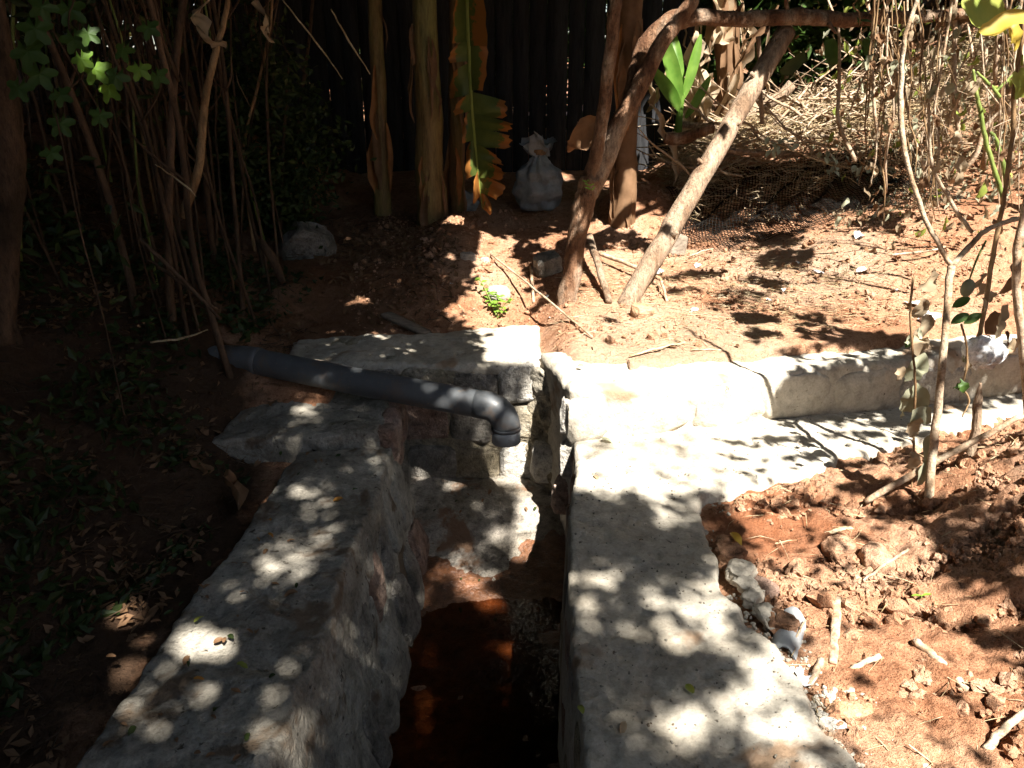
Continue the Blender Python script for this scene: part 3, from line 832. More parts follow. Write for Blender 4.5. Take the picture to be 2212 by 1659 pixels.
# ================================================================== grey pipe stub in the right bank
q = at_z(1700, 1375, -0.01)
st = thing('pipe_stub', 'broken end of pale grey pipe sticking out of the soil beside the right wall', 'pipe', q)
g = G(); an = np.linspace(R(-10), R(190), 20); V = []
dv = np.array([-0.42, -0.85, -0.10]); dv /= np.linalg.norm(dv); sv = np.cross(dv, [0, 0, 1.0]); sv /= np.linalg.norm(sv); uv = np.cross(sv, dv)
for rad in (0.04, 0.0365):
    for s in np.linspace(-0.13, 0.035, 8):
        for a in an: V.append(q + dv * (s + .010 * math.sin(a * 3)) + rad * (math.cos(a) * sv + math.sin(a) * uv) - np.array([0, 0, .048]))
g.add(np.array(V), np.vstack([grid_q(8, 20), grid_q(8, 20)[:, ::-1] + 160])); g.build('pipe_wall', M['pvc_light'], st)
# ================================================================== TREES THAT GIVE THE SHADE
DX, DY = SUN[0] / SUN[2], SUN[1] / SUN[2]
def shadow_xy(p):
    """where on the level z = 0 the shadow ray through p meets the ground plane"""
    return p[0] - p[2] * DX, p[1] - p[2] * DY
BLOBS = []      # (x, y, rx, ry, density) patches of shade on the upper terrace
for px, py, rx, ry, d in [(1330, 530, .20, .12, .85), (1570, 470, .22, .16, .8), (1640, 520, .20, .14, .75), (1690, 560, .13, .12, .7), (1650, 610, .10, .10, .7),
                          (1530, 590, .10, .05, .7), (1610, 640, .13, .06, .7), (1460, 600, .12, .05, .75), (1720, 690, .16, .06, .7), (1640, 730, .12, .06, .8), (1800, 730, .22, .07, .75),
                          (1900, 745, .2, .06, .7), (1740, 775, .15, .05, .75), (1310, 700, .035, .03, .85), (1308, 735, .03, .03, .9), (1840, 400, .25, .2, .7), (1560, 400, .3, .25, .93),
                          (1700, 420, .35, .25, .9), (1900, 480, .12, .14, .8), (1200, 480, .26, .22, .97), (1100, 500, .25, .14, .95), (1420, 440, .12, .1, .6), (1960, 780, .2, .06, .6),
                          (1690, 950, .12, .045, .95), (1600, 965, .09, .035, .85), (1830, 940, .16, .04, .85), (1930, 915, .14, .05, .9), (1760, 985, .10, .04, .8), (2060, 1160, .1, .1, .6), (2120, 1230, .13, .12, .6), (1990, 1200, .06, .05, .5), (1760, 1080, .16, .05, .5), (2170, 1130, .09, .06, .93), (2195, 1260, .07, .16, .93), (2030, 1190, .06, .09, .9), (2070, 1250, .07, .07, .93), (2120, 1380, .035, .09, .9), (2190, 1420, .05, .1, .9),
                          (2150, 955, .16, .06, .95), (2050, 1000, .18, .05, .93), (1890, 1050, .14, .03, .9), (1850, 1000, .12, .03, .85), (1960, 1110, .14, .035, .9), (1990, 940, .12, .04, .9),
                          (1420, 600, .09, .035, .85), (1490, 628, .09, .03, .85), (1560, 660, .1, .035, .85), (1640, 690, .12, .035, .85), (1500, 430, .34, .2, .985), (1640, 400, .36, .24, .985), (1780, 420, .28, .2, .97), (1600, 345, .5, .12, .9), (1850, 440, .15, .12, .85)]:
    p = at_g(px, py) if py < 850 else at_z(px, py, 0.0)
    sx, sy = shadow_xy(p)
    BLOBS.append((sx, sy, rx, ry, d))
for px, py, y_ in [(1245, 540, 4.0), (1262, 440, 4.0), (1255, 480, 4.0), (1290, 300, 4.0), (1312, 180, 4.0), (1325, 60, 4.0), (1350, 250, 4.05), (1390, 165, 4.05), (1330, 320, 4.05)]:
    sx, sy = shadow_xy(at_y(px, py, y_)); BLOBS.append((sx, sy, .10, .16, .9))
for xx in np.arange(1.22, 2.9, .12):
    BLOBS.append((xx - .12 * DX, step_line(xx) - .12 * DY, .08, .15, .93))

def density(x, y):
    d = np.zeros_like(x)
    wob = 0.10 * fbm(np.stack([x * 2.0, y * 2.0, x * 0], 1), 3, 90)
    # everything left of the sunny ground
    xb = np.interp(y, [0, 3.45, 3.5, 4.0, 4.4, 4.8, 5.3, 5.6, 6.0, 6.6, 9.0], [-0.25, -0.25, -0.2, -0.22, -0.32, -0.42, -0.40, 0.35, 0.75, 1.0, 1.2])
    d = np.maximum(d, 0.975 * smooth(0.10, -0.14, x - xb + wob))
    # dapples over the left wall, the block and the headwall
    dap = (x > -1.06 + wob * .6) & (x < -0.35) & (y < 3.5)
    d = np.where(dap, np.where(y < 1.55, 0.972, 0.95) + 0.0 * x, d)
    d = np.where((x > -1.3) & (x < -0.42) & (y > 2.95) & (y < 3.5), 0.95, d)
    d = np.where((x > -0.35) & (x < 0.05) & (y > 3.05) & (y < 3.5), np.interp(x, [-.35, -.1, 0.05], [.93, .75, .3]), d)
    # channel floor
    d = np.where((x > -0.36) & (x < 0.17) & (y < 3.05), np.where(y > 2.2, 0.94, 0.985), d)
    # right wall
    rwm = (x >= 0.17) & (x < 0.80) & (y < 3.0)
    v = np.where(y > 2.56, 0.12, np.where(y > 2.0, np.where(x < 0.56 + wob, 0.95, 0.62), np.where(y > 1.72, np.where(x < 0.40, 0.82, 0.5), np.where(x < 0.5 + wob, 0.84, 0.30))))
    d = np.where(rwm, v, d)
    d = np.where((x > 0.8) & (x < 3.2) & (y < 3.0), 0.06, d)
    d = np.where((x > 1.2) & (y > 5.7), np.where(y > 7.0, 0.55, 0.28), d)
    for bx, by, rx, ry, dd in BLOBS:
        e = ((x - bx) / rx) ** 2 + ((y - by) / ry) ** 2
        far_ = by > 3.3
        d = np.maximum(d, dd * smooth(1.9 if far_ else 1.15, 0.5, e + wob * (7 if far_ else 4)))
    return np.clip(d, 0, 0.985)

HOLES = [(at_y(px, py, y_), r_) for px, py, y_, r_ in [(1480, 120, 5.5, .2), (1465, 200, 5.5, .12), (1530, 190, 5.9, .2), (1540, 10, 5.9, .2), (1345, 30, 5.6, .12), (1600, 120, 5.9, .12), (1700, 270, 5.6, .3), (1850, 250, 5.6, .3), (1780, 190, 5.7, .25), (1640, 240, 5.5, .15)]] + [(at_z(px, py, .13), .03) for px, py in [(1012, 862), (985, 858), (955, 868), (1060, 868), (1040, 890), (925, 850), (770, 822), (745, 810), (620, 796), (905, 838)]] + [(at_y(200, 150, 2.7), .07), (at_y(232, 190, 2.7), .05), (at_y(180, 128, 2.7), .05), (at_z(265, 1310, -.02), .05), (at_z(255, 1450, -.05), .045),
         (at_z(415, 1385, 0), .06), (at_z(470, 1395, 0), .05), (at_z(440, 1500, 0), .03), (at_g(990, 480), .10), (at_g(975, 560), .05), (at_y(470, 95, 3.6), .05), (at_y(420, 450, 3.4), .03),
         (at_y(740, 60, 4.0), .05), (at_y(775, 260, 4.5), .05), (at_y(400, 728, 3.2), .04), (at_z(1010, 1265, -.58), .05), (at_z(1060, 1300, -.59), .05)]

def build_canopy():
    cs = 0.05
    xs = np.arange(-6.4, 3.6, cs); ys = np.arange(-4.0, 9.6, cs)
    X, Y = np.meshgrid(xs, ys, indexing='ij'); x, y = X.ravel() + cs / 2, Y.ravel() + cs / 2
    d = density(x, y)
    d = np.where((y < 0.6) & (x < 1.1), 0.97, d)  # extra leaves behind the viewpoint, added to dim the sky light
    fine = (x > -1.2) & (x < 3.0) & (y < 5.6)
    lam = np.minimum(-np.log(1 - d) * 1.35, 7.0)
    pat = np.stack([x * 5.5, y * 5.5, x * 0], 1)
    lam = np.where(fine, -np.log(1 - d) * 1.45 * np.clip(1.0 + 1.7 * fbm(pat, 3, 33), .18, 2.6), lam)
    lam = np.where((x < -1.06) | ((y > 4.6) & (x < -.35)) | (y > 6.2) & (x < 1.0), 7.5, lam)
    area = np.where(fine & (y > 3.5), .105 * .062 * .5, np.where(fine, 0.068 * 0.036 * 0.5, 0.13 * 0.066 * 0.5)) * 0.55
    cnt = rng.poisson(lam * cs * cs / area)
    k = np.repeat(np.arange(len(x)), cnt)
    gx = x[k] + rng.uniform(-cs / 2, cs / 2, len(k)); gy = y[k] + rng.uniform(-cs / 2, cs / 2, len(k))
    h = np.where(fine[k] & (gy < 3.5), rng.uniform(4.0, 5.8, len(k)), rng.uniform(2.7, 4.4, len(k)))
    h = np.where(fine[k] & (gy >= 3.5), rng.uniform(2.3, 3.0, len(k)), h)
    h = np.where((gx < .17) & (gy < 3.05), rng.uniform(3.8, 6.0, len(k)), h)
    h = np.where((gx > .8) & (gy < 3.5), rng.uniform(2.1, 2.7, len(k)), h)
    P = np.stack([gx + h * DX, gy + h * DY, h], 1)
    lo_big = fine & (y > 3.5)
    dense = (x < -1.06) | ((y > 5.7) & (x < 1.0))
    kk = np.repeat(np.arange(len(x)), rng.poisson(np.where(dense, 4.6 * cs * cs / (.2 * .11 * .5 * .55), 0)))  # second, higher leaf layer added to block sky over the dark parts
    hh = rng.uniform(4.6, 7.2, len(kk))
    P2 = np.stack([x[kk] + rng.uniform(-cs, cs, len(kk)) + hh * DX, y[kk] + rng.uniform(-cs, cs, len(kk)) + hh * DY, hh], 1)
    lo = len(P); P = np.vstack([P, P2])
    keep = np.ones(len(P), bool)
    for c, r in HOLES:
        w = P - c; t = w @ SUN
        keep &= ~(np.linalg.norm(w - t[:, None] * SUN, axis=1) < r)
    # stay clear of the view
    keep &= P[:, 2] > CAM_H + 0.45 + np.maximum(P[:, 1], 0) * math.tan(R(6.5))
    P = P[keep]; fk = np.concatenate([fine[k], np.zeros(len(kk), bool)])[keep]; big = (np.arange(len(keep)) >= lo)[keep]
    tb_ = np.concatenate([lo_big[k], np.zeros(len(kk), bool)])[keep]
    ln = np.where(tb_, .105, np.where(fk, .068, np.where(big, .2, .13))); wd = np.where(tb_, .062, np.where(fk, .036, np.where(big, .11, .066)))
    return P, ln * rng.uniform(.75, 1.3, len(P)), wd * rng.uniform(.8, 1.2, len(P))
CAN, CL, CW = build_canopy()
own = np.where(CAN[:, 1] > 2.7, 0, np.where(CAN[:, 0] > -0.7, 1, 2))

def crown(tree, sel, seed):
    g = G(); leaves_cloud(g, CAN[sel], CL[sel], CW[sel], np.tile([0, 0, 1.0], (sel.sum(), 1)), seed)
    g.build('crown', M['leaf'], tree, smooth_shade=False)

# --- the forked tree standing by the path
tb = at_g(1226, 648)
YT = tb[1]
ft = thing('tree', 'slim forked tree with peeling reddish bark standing beside the leaning pole', 'tree', (tb[0], tb[1], tb[2] - .05))
g = G()
tp = [np.array([tb[0] - .01, tb[1], tb[2] - .08])] + [at_y(px, py, YT + dy) for px, py, dy in [(1226, 640, 0), (1236, 590, .01), (1247, 510, .02), (1262, 440, .03), (1277, 385, .03)]]
tube(g, tp, [.062, .052, .048, .05, .055, .056], 40, 14, .004, 1, .16); g.build('trunk', M['bark'], ft)
g = G(); a = [at_y(px, py, YT + dy) for px, py, dy in [(1268, 420, .03), (1280, 370, .02), (1296, 293, 0), (1309, 195, -.02), (1321, 98, -.05), (1331, 0, -.08), (1338, -90, -.1)]]
a += [np.array([.75, 3.7, 2.6]), np.array([0.9, 3.4, 3.3])]
tube(g, a, [.04, .036, .032, .03, .03, .028, .027, .022, .012], 50, 12, .006, 2, .14); g.build('limb', M['bark'], ft)
g = G(); a = [at_y(px, py, YT + dy) for px, py, dy in [(1262, 440, .03), (1290, 385, .05), (1327, 293, .06), (1373, 202, .06), (1422, 107, .06), (1487, 15, .06), (1540, -70, .05)]]
a += [np.array([1.6, 4.0, 2.6]), np.array([2.1, 3.6, 3.2])]
tube(g, a, [.045, .048, .046, .045, .038, .034, .032, .025, .012], 56, 12, .006, 3, .14); g.build('limb', M['bark'], ft)
g = G(); a = [at_y(px, py, YT + dy) for px, py, dy in [(1350, 260, .07), (1372, 160, .16), (1400, 90, .2), (1450, 45, .2), (1500, 38, .18)]]
tube(g, a, [.03, .04, .045, .045, .04], 30, 12, .006, 4, .16); g.build('limb', M['bark'], ft)
crown(ft, own == 0, 5)
sprig = G()
for k in range(7):
    p = at_y(1273 + random.uniform(-6, 6), 400 + random.uniform(-12, 12), YT - .05); blade(sprig, p, (random.uniform(-1, 1), -.6, random.uniform(0, 1)), (0, -1, .3), .03, .008, n=3)
sprig.build('sprout', M['leaf_bright'], ft)
for (name, label, x, y, limbs, i) in [
        ('tree', 'leafy tree leaning over from the right, its crown dappling the channel walls', 2.5, -2.2, [(1.2, -1.2, 3.0), (.4, -.2, 3.2), (2.2, .8, 3.1)], 1),
        ('tree', 'dense leafy tree on the left, its crown darkening the thicket', -3.8, -1.0, [(-2.4, -.2, 3.2), (-3.0, 1.4, 3.3), (-1.4, -1.0, 3.2), (-3.6, 2.6, 3.3)], 2)]:
    z0 = bz(x, y); t = thing(name, label, 'tree', (x, y, z0 - .1))
    g = G(); tube(g, [(x, y, z0 - .15), (x + .05, y + .05, z0 + .8), (x + .1, y + .1, 1.9)], [.16, .12, .1], 14, 10, .02, i, .12); g.build('trunk', M['bark'], t)
    for k, l in enumerate(limbs):
        g = G(); tube(g, [(x + .1, y + .1, 1.85), ((x + l[0]) / 2, (y + l[1]) / 2, 2.7), l], [.08, .05, .02], 14, 8, .03, k, .1); g.build('limb', M['bark'], t)
    crown(t, own == i, 20 + i)

# ================================================================== BACKGROUND: fence, banana plants, hedge
FY = 6.45
fz = bz(0.3, FY)
fence = thing('fence', 'dark upright plank fence in deep shade behind the banana leaf', 'fence', (0.3, FY, fz))
x = -2.6; k = 0
while x < 1.35:
    w = random.uniform(.11, .16); zb = bz(x, FY) - .1; zt = 2.75 + random.uniform(-.06, .06)
    g = G(); dy = random.uniform(-.012, .012)
    rough_block(g, [(x, FY + dy, zb), (x + w, FY + dy, zb), (x + w, FY + dy + .022, zb), (x, FY + dy + .022, zb),
                    (x, FY + dy, zt), (x + w, FY + dy, zt), (x + w, FY + dy + .022, zt), (x, FY + dy + .022, zt)], .12, .003, (.003,), k)
    g.build('plank', M['plank'], fence); x += w + random.choice([.003, .004, .007]); k += 1
for zz in (1.0, 2.1):
    g = G(); tube(g, [(-2.6, FY + .055, zz), (1.35, FY + .055, zz)], [.03, .03], 4, 6); g.build('rail', M['plank'], fence)

def hedge(name, label, cat, c, size, n, leaf, mat, seed, stems=6, group=None):
    """a bush: stems and a crown of leaves in uneven clumps"""
    r = np.random.default_rng(seed)
    z0 = bz(c[0], c[1])
    t = thing(name, label, cat, (c[0], c[1], z0 - .05), group)
    m = max(8, n // 90)
    cc = r.normal(size=(m, 3)); cc /= np.linalg.norm(cc, axis=1)[:, None]; cc *= r.uniform(.35, 1, (m, 1)) ** .6
    cc = cc * np.array(size) + np.array([c[0], c[1], z0 + size[2] * .95])
    P = cc[r.integers(0, m, n)] + r.normal(size=(n, 3)) * np.array(size) * .16
    P[:, 2] = np.maximum(P[:, 2], z0 + .02)
    g = G(); leaves_cloud(g, P, leaf * r.uniform(.7, 1.3, n), leaf * .5 * r.uniform(.7, 1.2, n), None, seed, .3); g.build('crown', mat, t, smooth_shade=False)
    for k in range(stems):
        e = cc[r.integers(0, m)]
        g = G(); b = np.array([c[0] + r.uniform(-.15, .15), c[1] + r.uniform(-.15, .15), z0 - .06])
        tube(g, [b, (b + e) / 2 + r.normal(size=3) * .06, e], [.016, .011, .005], 10, 6); g.build('stem', M['stem'], t)
    return t
hedge('shrub', 'small-leaved dark shrub between the thicket stems and the banana plants', 'shrub', (-1.42, 4.9), (.38, .35, .62), 5200, .05, M['leaf_dark'], 1)
for k, (x, y, sx, sz, lab) in enumerate([(-3.4, 6.6, 1.0, 1.4, 'large dark bush at the back left of the thicket'), (-1.9, 7.3, .9, 1.3, 'dark bush behind the small-leaved shrub'),
                                        (-4.3, 4.6, 1.0, 1.4, 'dense dark bush at the far left edge'), (-.7, 7.6, .9, 1.3, 'dark bush seen past the banana stems')]):
    hedge('bush', lab, 'bush', (x, y), (sx, .7, sz), 7000, .11, M['leaf_dark'], 30 + k)
for k, (x, y, sx, sz, lab) in enumerate([(1.0, 8.6, 1.3, 1.5, 'leafy green bush behind the fence'), (2.3, 7.3, 1.0, 1.2, 'leafy green bush at the back right behind the brush heap'), (3.6, 7.1, .9, 1.3, 'leafy green bush behind the withered hedge'), (4.9, 5.6, 1.0, 1.3, 'leafy bush beyond the right edge')]):
    hedge('bush', lab, 'bush', (x, y), (sx, .7, sz), 8000, .12, M['leaf'], 40 + k)
for k, (x, y, lab) in enumerate([(-5.2, 9.5, 'tall dark tree mass far behind on the left'), (-1.0, 10.5, 'tall dark tree far behind the fence'), (3.2, 10.5, 'tall tree far behind on the right'), (6.6, 8.5, 'tall tree far beyond the right edge')]):
    hedge('background_tree', lab, 'tree', (x, y), (2.0, 1.2, 2.1), 9000, .2, M['leaf_dark'], 50 + k, 3)

for k, (x, y, sx, sz, lab) in enumerate([(-2.6, -4.2, 1.6, 1.5, 'added sky-blocking bush behind the viewpoint on the left'), (.4, -5.6, 1.7, 1.4, 'added sky-blocking bush straight behind the viewpoint'), (4.6, .8, 1.0, 1.3, 'added sky-blocking bush beyond the right edge beside the dug soil'), (4.4, 3.0, .9, 1.3, 'added sky-blocking bush beyond the right edge near the retaining wall')]):
    hedge('bush', lab, 'bush', (x, y), (sx, 1.0, sz), 9000, .14, M['leaf_dark'], 70 + k)  # unseen bushes added to cut the sky light in the shade

for k, (x, y, sx, sz, lab) in enumerate([(5.9, 2.4, 1.3, 2.5, 'added sky-blocking tree well beyond the right edge'), (5.3, -.6, 1.2, 2.4, 'added sky-blocking tree to the right of the viewpoint'), (6.6, 5.2, 1.4, 2.5, 'added sky-blocking tree far right behind the hedge'), (8.0, -2.5, 2.0, 3.0, 'added sky-blocking tree far to the right of the viewpoint')]):
    hedge('background_tree', lab, 'tree', (x, y), (sx, 1.4, sz), 11000, .2, M['leaf_dark'], 80 + k, 3)  # unseen trees added to shut out the open sky on the right
for k, (x, y, sz, lab) in enumerate([(-6.2, 2.4, 1.7, 'added sky-blocking bush beyond the left edge'), (-6.4, -.6, 1.7, 'added sky-blocking bush to the left of the viewpoint'), (-4.9, -3.4, 1.6, 'added sky-blocking bush behind the viewpoint at far left'), (3.2, -6.0, 1.6, 'added sky-blocking bush behind the viewpoint at far right')]):
    hedge('bush', lab, 'bush', (x, y), (1.3, 1.3, sz), 8000, .18, M['leaf_dark'], 90 + k, 3)  # unseen bushes added to close the remaining low sky gaps

def banana_stem(px, py_base, y, top_px, r, label, mat='banana_stem', sheaths=3, seed=0):
    b = at_y(px, py_base, y); zb = bz(b[0], y); b = np.array([b[0], y, zb - .08]); e = at_y(top_px, -60, y)
    t = thing('banana_plant', label, 'banana plant', b)
    g = G(); tube(g, [b, b * .6 + e * .4, e], [r * 1.25, r, r * .85], 26, 14, .01, seed, .10); g.build('pseudostem', M[mat], t)
    rr = random.Random(seed)
    for k in range(sheaths):
        f = rr.uniform(.15, .9); p = b * (1 - f) + e * f; a = rr.uniform(-2.6, -.4)
        g = G(); blade(g, p + np.array([math.cos(a) * r, math.sin(a) * r, 0]), (math.cos(a) * .15, math.sin(a) * .15, -1), (math.cos(a), math.sin(a), .2), rr.uniform(.25, .6), rr.uniform(.02, .06), .2, .6, 12, rr.uniform(-1, 1), 1.0, .025, k)
        g.build('dry_sheath', M['banana_rust'] if rr.random() < .2 else M['leaf_brown'], t)
    return t
banana_stem(932, 440, 5.25, 915, .085, 'thick banana stem with a yellowish streak left of the hanging leaf', seed=1, sheaths=9)
banana_stem(826, 440, 5.5, 808, .05, 'slim banana stem with reddish base beside the dark shrub', seed=2, sheaths=6)
banana_stem(985, 440, 5.45, 985, .05, 'slim brown banana stem directly behind the hanging leaf', seed=3, sheaths=6)
banana_stem(1345, 450, 5.15, 1368, .075, 'dead banana stem with rust-coloured sheaths behind the forked tree', 'leaf_brown', 9, 4)
banana_stem(1590, 300, 6.0, 1560, .09, 'dead banana stem hung with pale dry leaves behind the pole', 'leaf_brown', 3, 6)

# hanging banana leaf with torn, scorched segments
bl = thing('banana_leaf', 'hanging green banana leaf with torn orange-brown edges', 'leaf', at_y(1010, -60, 4.95))
rib = [(1006, -60), (1010, 40), (1014, 130), (1018, 215), (1026, 310), (1034, 385), (1042, 450)]
g = G(); tube(g, [at_y(a, b, 4.95) for a, b in rib], [.014, .013, .012, .011, .009, .006, .002], 30, 8); g.build('midrib', M['leaf_yellow'], bl)
ribx = lambda y: np.interp(y, [b for a, b in rib], [a for a, b in rib])
for k, (y0, y1, t0, t1, add) in enumerate([(-60, 95, (1044, -50), (1060, 95), .55), (95, 192, (1060, 90), (1048, 190), .25), (203, 250, (1103, 214), (1100, 250), 0), (250, 279, (1113, 259), (1110, 279), .05),
                                         (280, 315, (1114, 288), (1106, 316), .1), (315, 345, (1072, 326), (1096, 352), .2), (345, 380, (1094, 361), (1090, 384), .3), (380, 412, (1102, 398), (1076, 428), .45), (412, 446, (1066, 440), (1062, 462), .7),
                                         (-60, 88, (985, -40), (972, 88), 0), (90, 128, (974, 96), (962, 132), .15), (140, 200, (975, 150), (964, 210), .1), (205, 236, (984, 215), (974, 246), .3), (240, 300, (1000, 252), (994, 305), .2), (300, 372, (1006, 312), (1002, 385), .35), (372, 420, (1022, 388), (1020, 440), .8)]):
    nu, nv = 9, 7; V, A = [], []
    for i in range(nu):
        u = i / (nu - 1)
        for j in range(nv):
            v = j / (nv - 1)
            r0 = np.array([ribx(y0) * (1 - v) + ribx(y1) * v, y0 * (1 - v) + y1 * v])
            tp_ = np.array(t0) * (1 - v) + np.array(t1) * v
            end_in = abs(v - .5) ** 2 * .35 + .12 * abs(math.sin(v * 7 + k * 1.7)); ov = (v - .5) * 9 * (1 - u)
            q2 = r0 * (1 - u * (1 - end_in)) + tp_ * (u * (1 - end_in)) + np.array([0, ov + 6 * u * u])
            dep = 4.95 - .05 * math.sin(u * 1.6) + .03 * math.sin(v * 5 + k) * u + .05 * u * u * ((k % 3) - 1)
            V.append(at_y(q2[0], q2[1], dep)); A.append(min(1, u * u * .75 + add * .8))
    g = G(); g.add(np.array(V), grid_q(nu, nv), None, np.array(A)); g.build('leaf_segment', M['banana'], bl)

# white plastic sack tied at the neck, by the fence
sb = at_g(1163, 446); sb[1] = max(sb[1], 5.4); sb = at_y(1163, 440, 5.6); sb[2] = bz(sb[0], 5.6)
sk = thing('sack', 'white woven plastic sack tied at the neck, slumped by the dark fence', 'sack', sb)
V, A = [], []
prof = [(.02, 0), (.125, .0), (.155, .05), (.165, .13), (.155, .21), (.12, .28), (.075, .33), (.045, .36), (.04, .375)]
def lathe(g, prof, c, n=28, seed=0, amp=.02, squash=.85):
    V = []
    for (r, z) in prof:
        for j in range(n):
            a = 2 * math.pi * j / n; V.append((r * math.cos(a), r * squash * math.sin(a), z))
    V = np.array(V)
    d = fbm(np.stack([V[:, 0] * 9, V[:, 1] * 9, V[:, 2] * 16], 1) + seed, 4, seed)[:, None]
    rad = V * [1, 1, 0]; L = np.linalg.norm(rad, axis=1)[:, None] + 1e-6
    V = V + rad / L * d * amp
    if amp > .03:
        th = np.arctan2(V[:, 1], V[:, 0]); up_ = smooth(.12, .36, V[:, 2])
        V = V * np.stack([1 + up_ * .16 * np.cos(9 * th + 3 * V[:, 2] * 8), 1 + up_ * .16 * np.cos(9 * th + 3 * V[:, 2] * 8), np.ones(len(V))], 1)
    m = len(prof)
    i = np.arange(m - 1)[:, None]; j = np.arange(n)[None]; j2 = (j + 1) % n
    g.add(V + np.asarray(c), np.stack([i * n + j, i * n + j2, (i + 1) * n + j2, (i + 1) * n + j], -1).reshape(-1, 4))
g = G(); lathe(g, [(r, z * 1.0) for r, z in spline([(a_, b_, 0) for a_, b_ in prof], 60)[:, :2]], sb, 72, 3, .045); g.build('sack_body', M['sack'], sk)
g = G(); lathe(g, [(.042, .365), (.05, .385), (.042, .40)], sb, 16, 4, .01); g.build('tie', M['reed'], sk)
g = G()
for k in range(6):
    a = k * 1.05 + .4; blade(g, sb + np.array([.02 * math.cos(a), .02 * math.sin(a), .37]), (math.cos(a) * .7, math.sin(a) * .5, .9), (0, -1, .4), .13, .10, .8, .3, 7, .6, .5, .05, k)
g.build('ruffled_neck', M['sack'], sk)
p = at_y(1000, 420, 5.5); p[2] = bz(p[0], 5.5)
g = G(); stone(g, p + np.array([0, 0, .05]), (.10, .06, .08), (0, 0, .3), 7, 3, .9, .25); tag(g.build('plastic_bag', M['sack']), 'crumpled bluish plastic bag under the tip of the banana leaf', 'bag')
p = at_y(1265, 295, 4.75)
g = G(); blade(g, p + np.array([.1, 0, .1]), (-.8, -.1, -.65), (.2, -1, .3), .28, .14, .7, .5, 14, .5, .6, .06, 3)
tag(g.build('dry_sheath', M['leaf_brown']), 'pale brown curled dry sheath hanging behind the forked tree', 'dry leaf')

# ================================================================== LEFT: dark thicket
protos = []
for k in range(8):
    g = G(); rr = random.Random(k); L = 3.0
    b = [np.array([0, 0, -.1])]; ln = np.array([rr.uniform(-.08, .08), rr.uniform(-.06, .06)])
    for j in range(1, 6):
        b.append(np.array([*(ln * j * .55 + np.array([rr.uniform(-.05, .05), rr.uniform(-.05, .05)]) + np.sign(ln) * .012 * j * j), j * L / 5]))
    r0 = [.006, .007, .009, .005, .007, .011, .015, .008][k]
    tube(g, b, [r0 * 1.2, r0, r0 * .9, r0 * .8, r0 * .6, r0 * .4], 30, 7, .012, k, .12)
    for j in range(5):
        t_ = rr.uniform(.25, .95); i_ = min(4, int(t_ * 5)); q0 = b[i_] * (1 - (t_ * 5 - i_)) + b[i_ + 1] * (t_ * 5 - i_); a_ = rr.uniform(0, 6.28); l_ = rr.uniform(.15, .45)
        q1 = q0 + np.array([math.cos(a_) * .5, math.sin(a_) * .5, .8]) * l_
        tube(g, [q0, (q0 + q1) / 2 + np.array([math.cos(a_), math.sin(a_), 0]) * .03, q1], [r0 * .5, r0 * .4, r0 * .2], 8, 5, .006, j)
    me = make_mesh('thicket_stem', np.concatenate(g.V), g.Q, g.T)
    me.materials.append([M['stem'], M['stem'], M['reed'], M['stem'], M['stem_green'], M['stem'], M['stem'], M['stem']][k]); protos.append(me)
n = 0; rr = random.Random(77)
while n < 170:
    x, y = rr.uniform(-3.6, -1.15), rr.uniform(2.5, 5.9)
    if x > -1.22 - .05 * (y - 3.5) or (y < 3.2 and x > -1.75) or (y > 4.3 and x > -1.5 and rr.random() < .6): continue
    if y < 3.3 and rr.random() < .5: continue
    o = bpy.data.objects.new('thicket_stem', rr.choice(protos)); COL.objects.link(o)
    o.location = (x, y, bz(x, y)); o.rotation_euler = (rr.uniform(-.10, .10), rr.uniform(-.08, .17), rr.uniform(0, 6.28)); s = rr.uniform(.75, 1.15); o.scale = (s, s, s)
    tag(o, 'slender upright stem among many in the dark thicket on the left', 'stem', 'slender stems of the dark thicket'); n += 1
def branchy(label, px_list, y, rad, mat, name='stem', cat='stem', seg=8, leaves=()):
    g = G(); tube(g, [at_y(a, b, y + c) for a, b, c in px_list], rad, 10 * len(px_list), seg, .004, len(px_list), .12)
    return tag(g.build(name, M[mat]), label, cat)
branchy('reddish forked stem rising in the thicket, split under a dry leaf', [(395, 470, 0), (430, 360, 0), (440, 240, 0), (462, 130, 0), (485, 40, 0), (500, -40, 0)], 3.7, [.022, .02, .018, .016, .012, .01], 'reed', 'thicket_stem')
branchy('thick brown trunk at the extreme left edge', [(0, 740, 0), (10, 560, 0), (20, 380, 0), (18, 250, 0), (0, 100, 0), (-20, -30, 0)], 2.9, [.06, .05, .055, .045, .04, .035], 'stem', 'trunk', 'trunk')
branchy('leaning dry reed stalk fallen from the thicket towards the pipe', [(300, 515, 0), (380, 590, 0), (478, 690, 0)], 3.15, [.008, .009, .006], 'stem', 'reed_stalk', 'stalk')
branchy('second fallen reed stalk lying beside the leaning one', [(320, 560, .05), (390, 610, .05), (470, 668, .05)], 3.2, [.006, .007, .005], 'stem', 'reed_stalk', 'stalk')
branchy('grey root bending into the ground by the dark boulder', [(560, 520, .3), (590, 560, .25), (610, 610, .2)], 3.6, [.02, .022, .018], 'stem', 'root', 'root')
branchy('thin yellow grass stalk lit in the dark above the pipe end', [(325, 740, 0), (395, 730, 0), (450, 712, 0)], 3.1, [.004, .005, .002], 'straw', 'grass_stalk', 'stalk', 6)
branchy('long thin straw catching light in the upper dark thicket', [(610, 0, 0), (690, 100, 0), (740, 170, 0)], 4.0, [.003, .004, .002], 'straw', 'grass_stalk', 'stalk', 5)
branchy('fine bright grass stalk slanting near the top, left of the banana stems', [(715, 20, 0), (755, 90, 0), (800, 160, 0)], 4.2, [.003, .005, .002], 'straw', 'grass_stalk', 'stalk', 5)
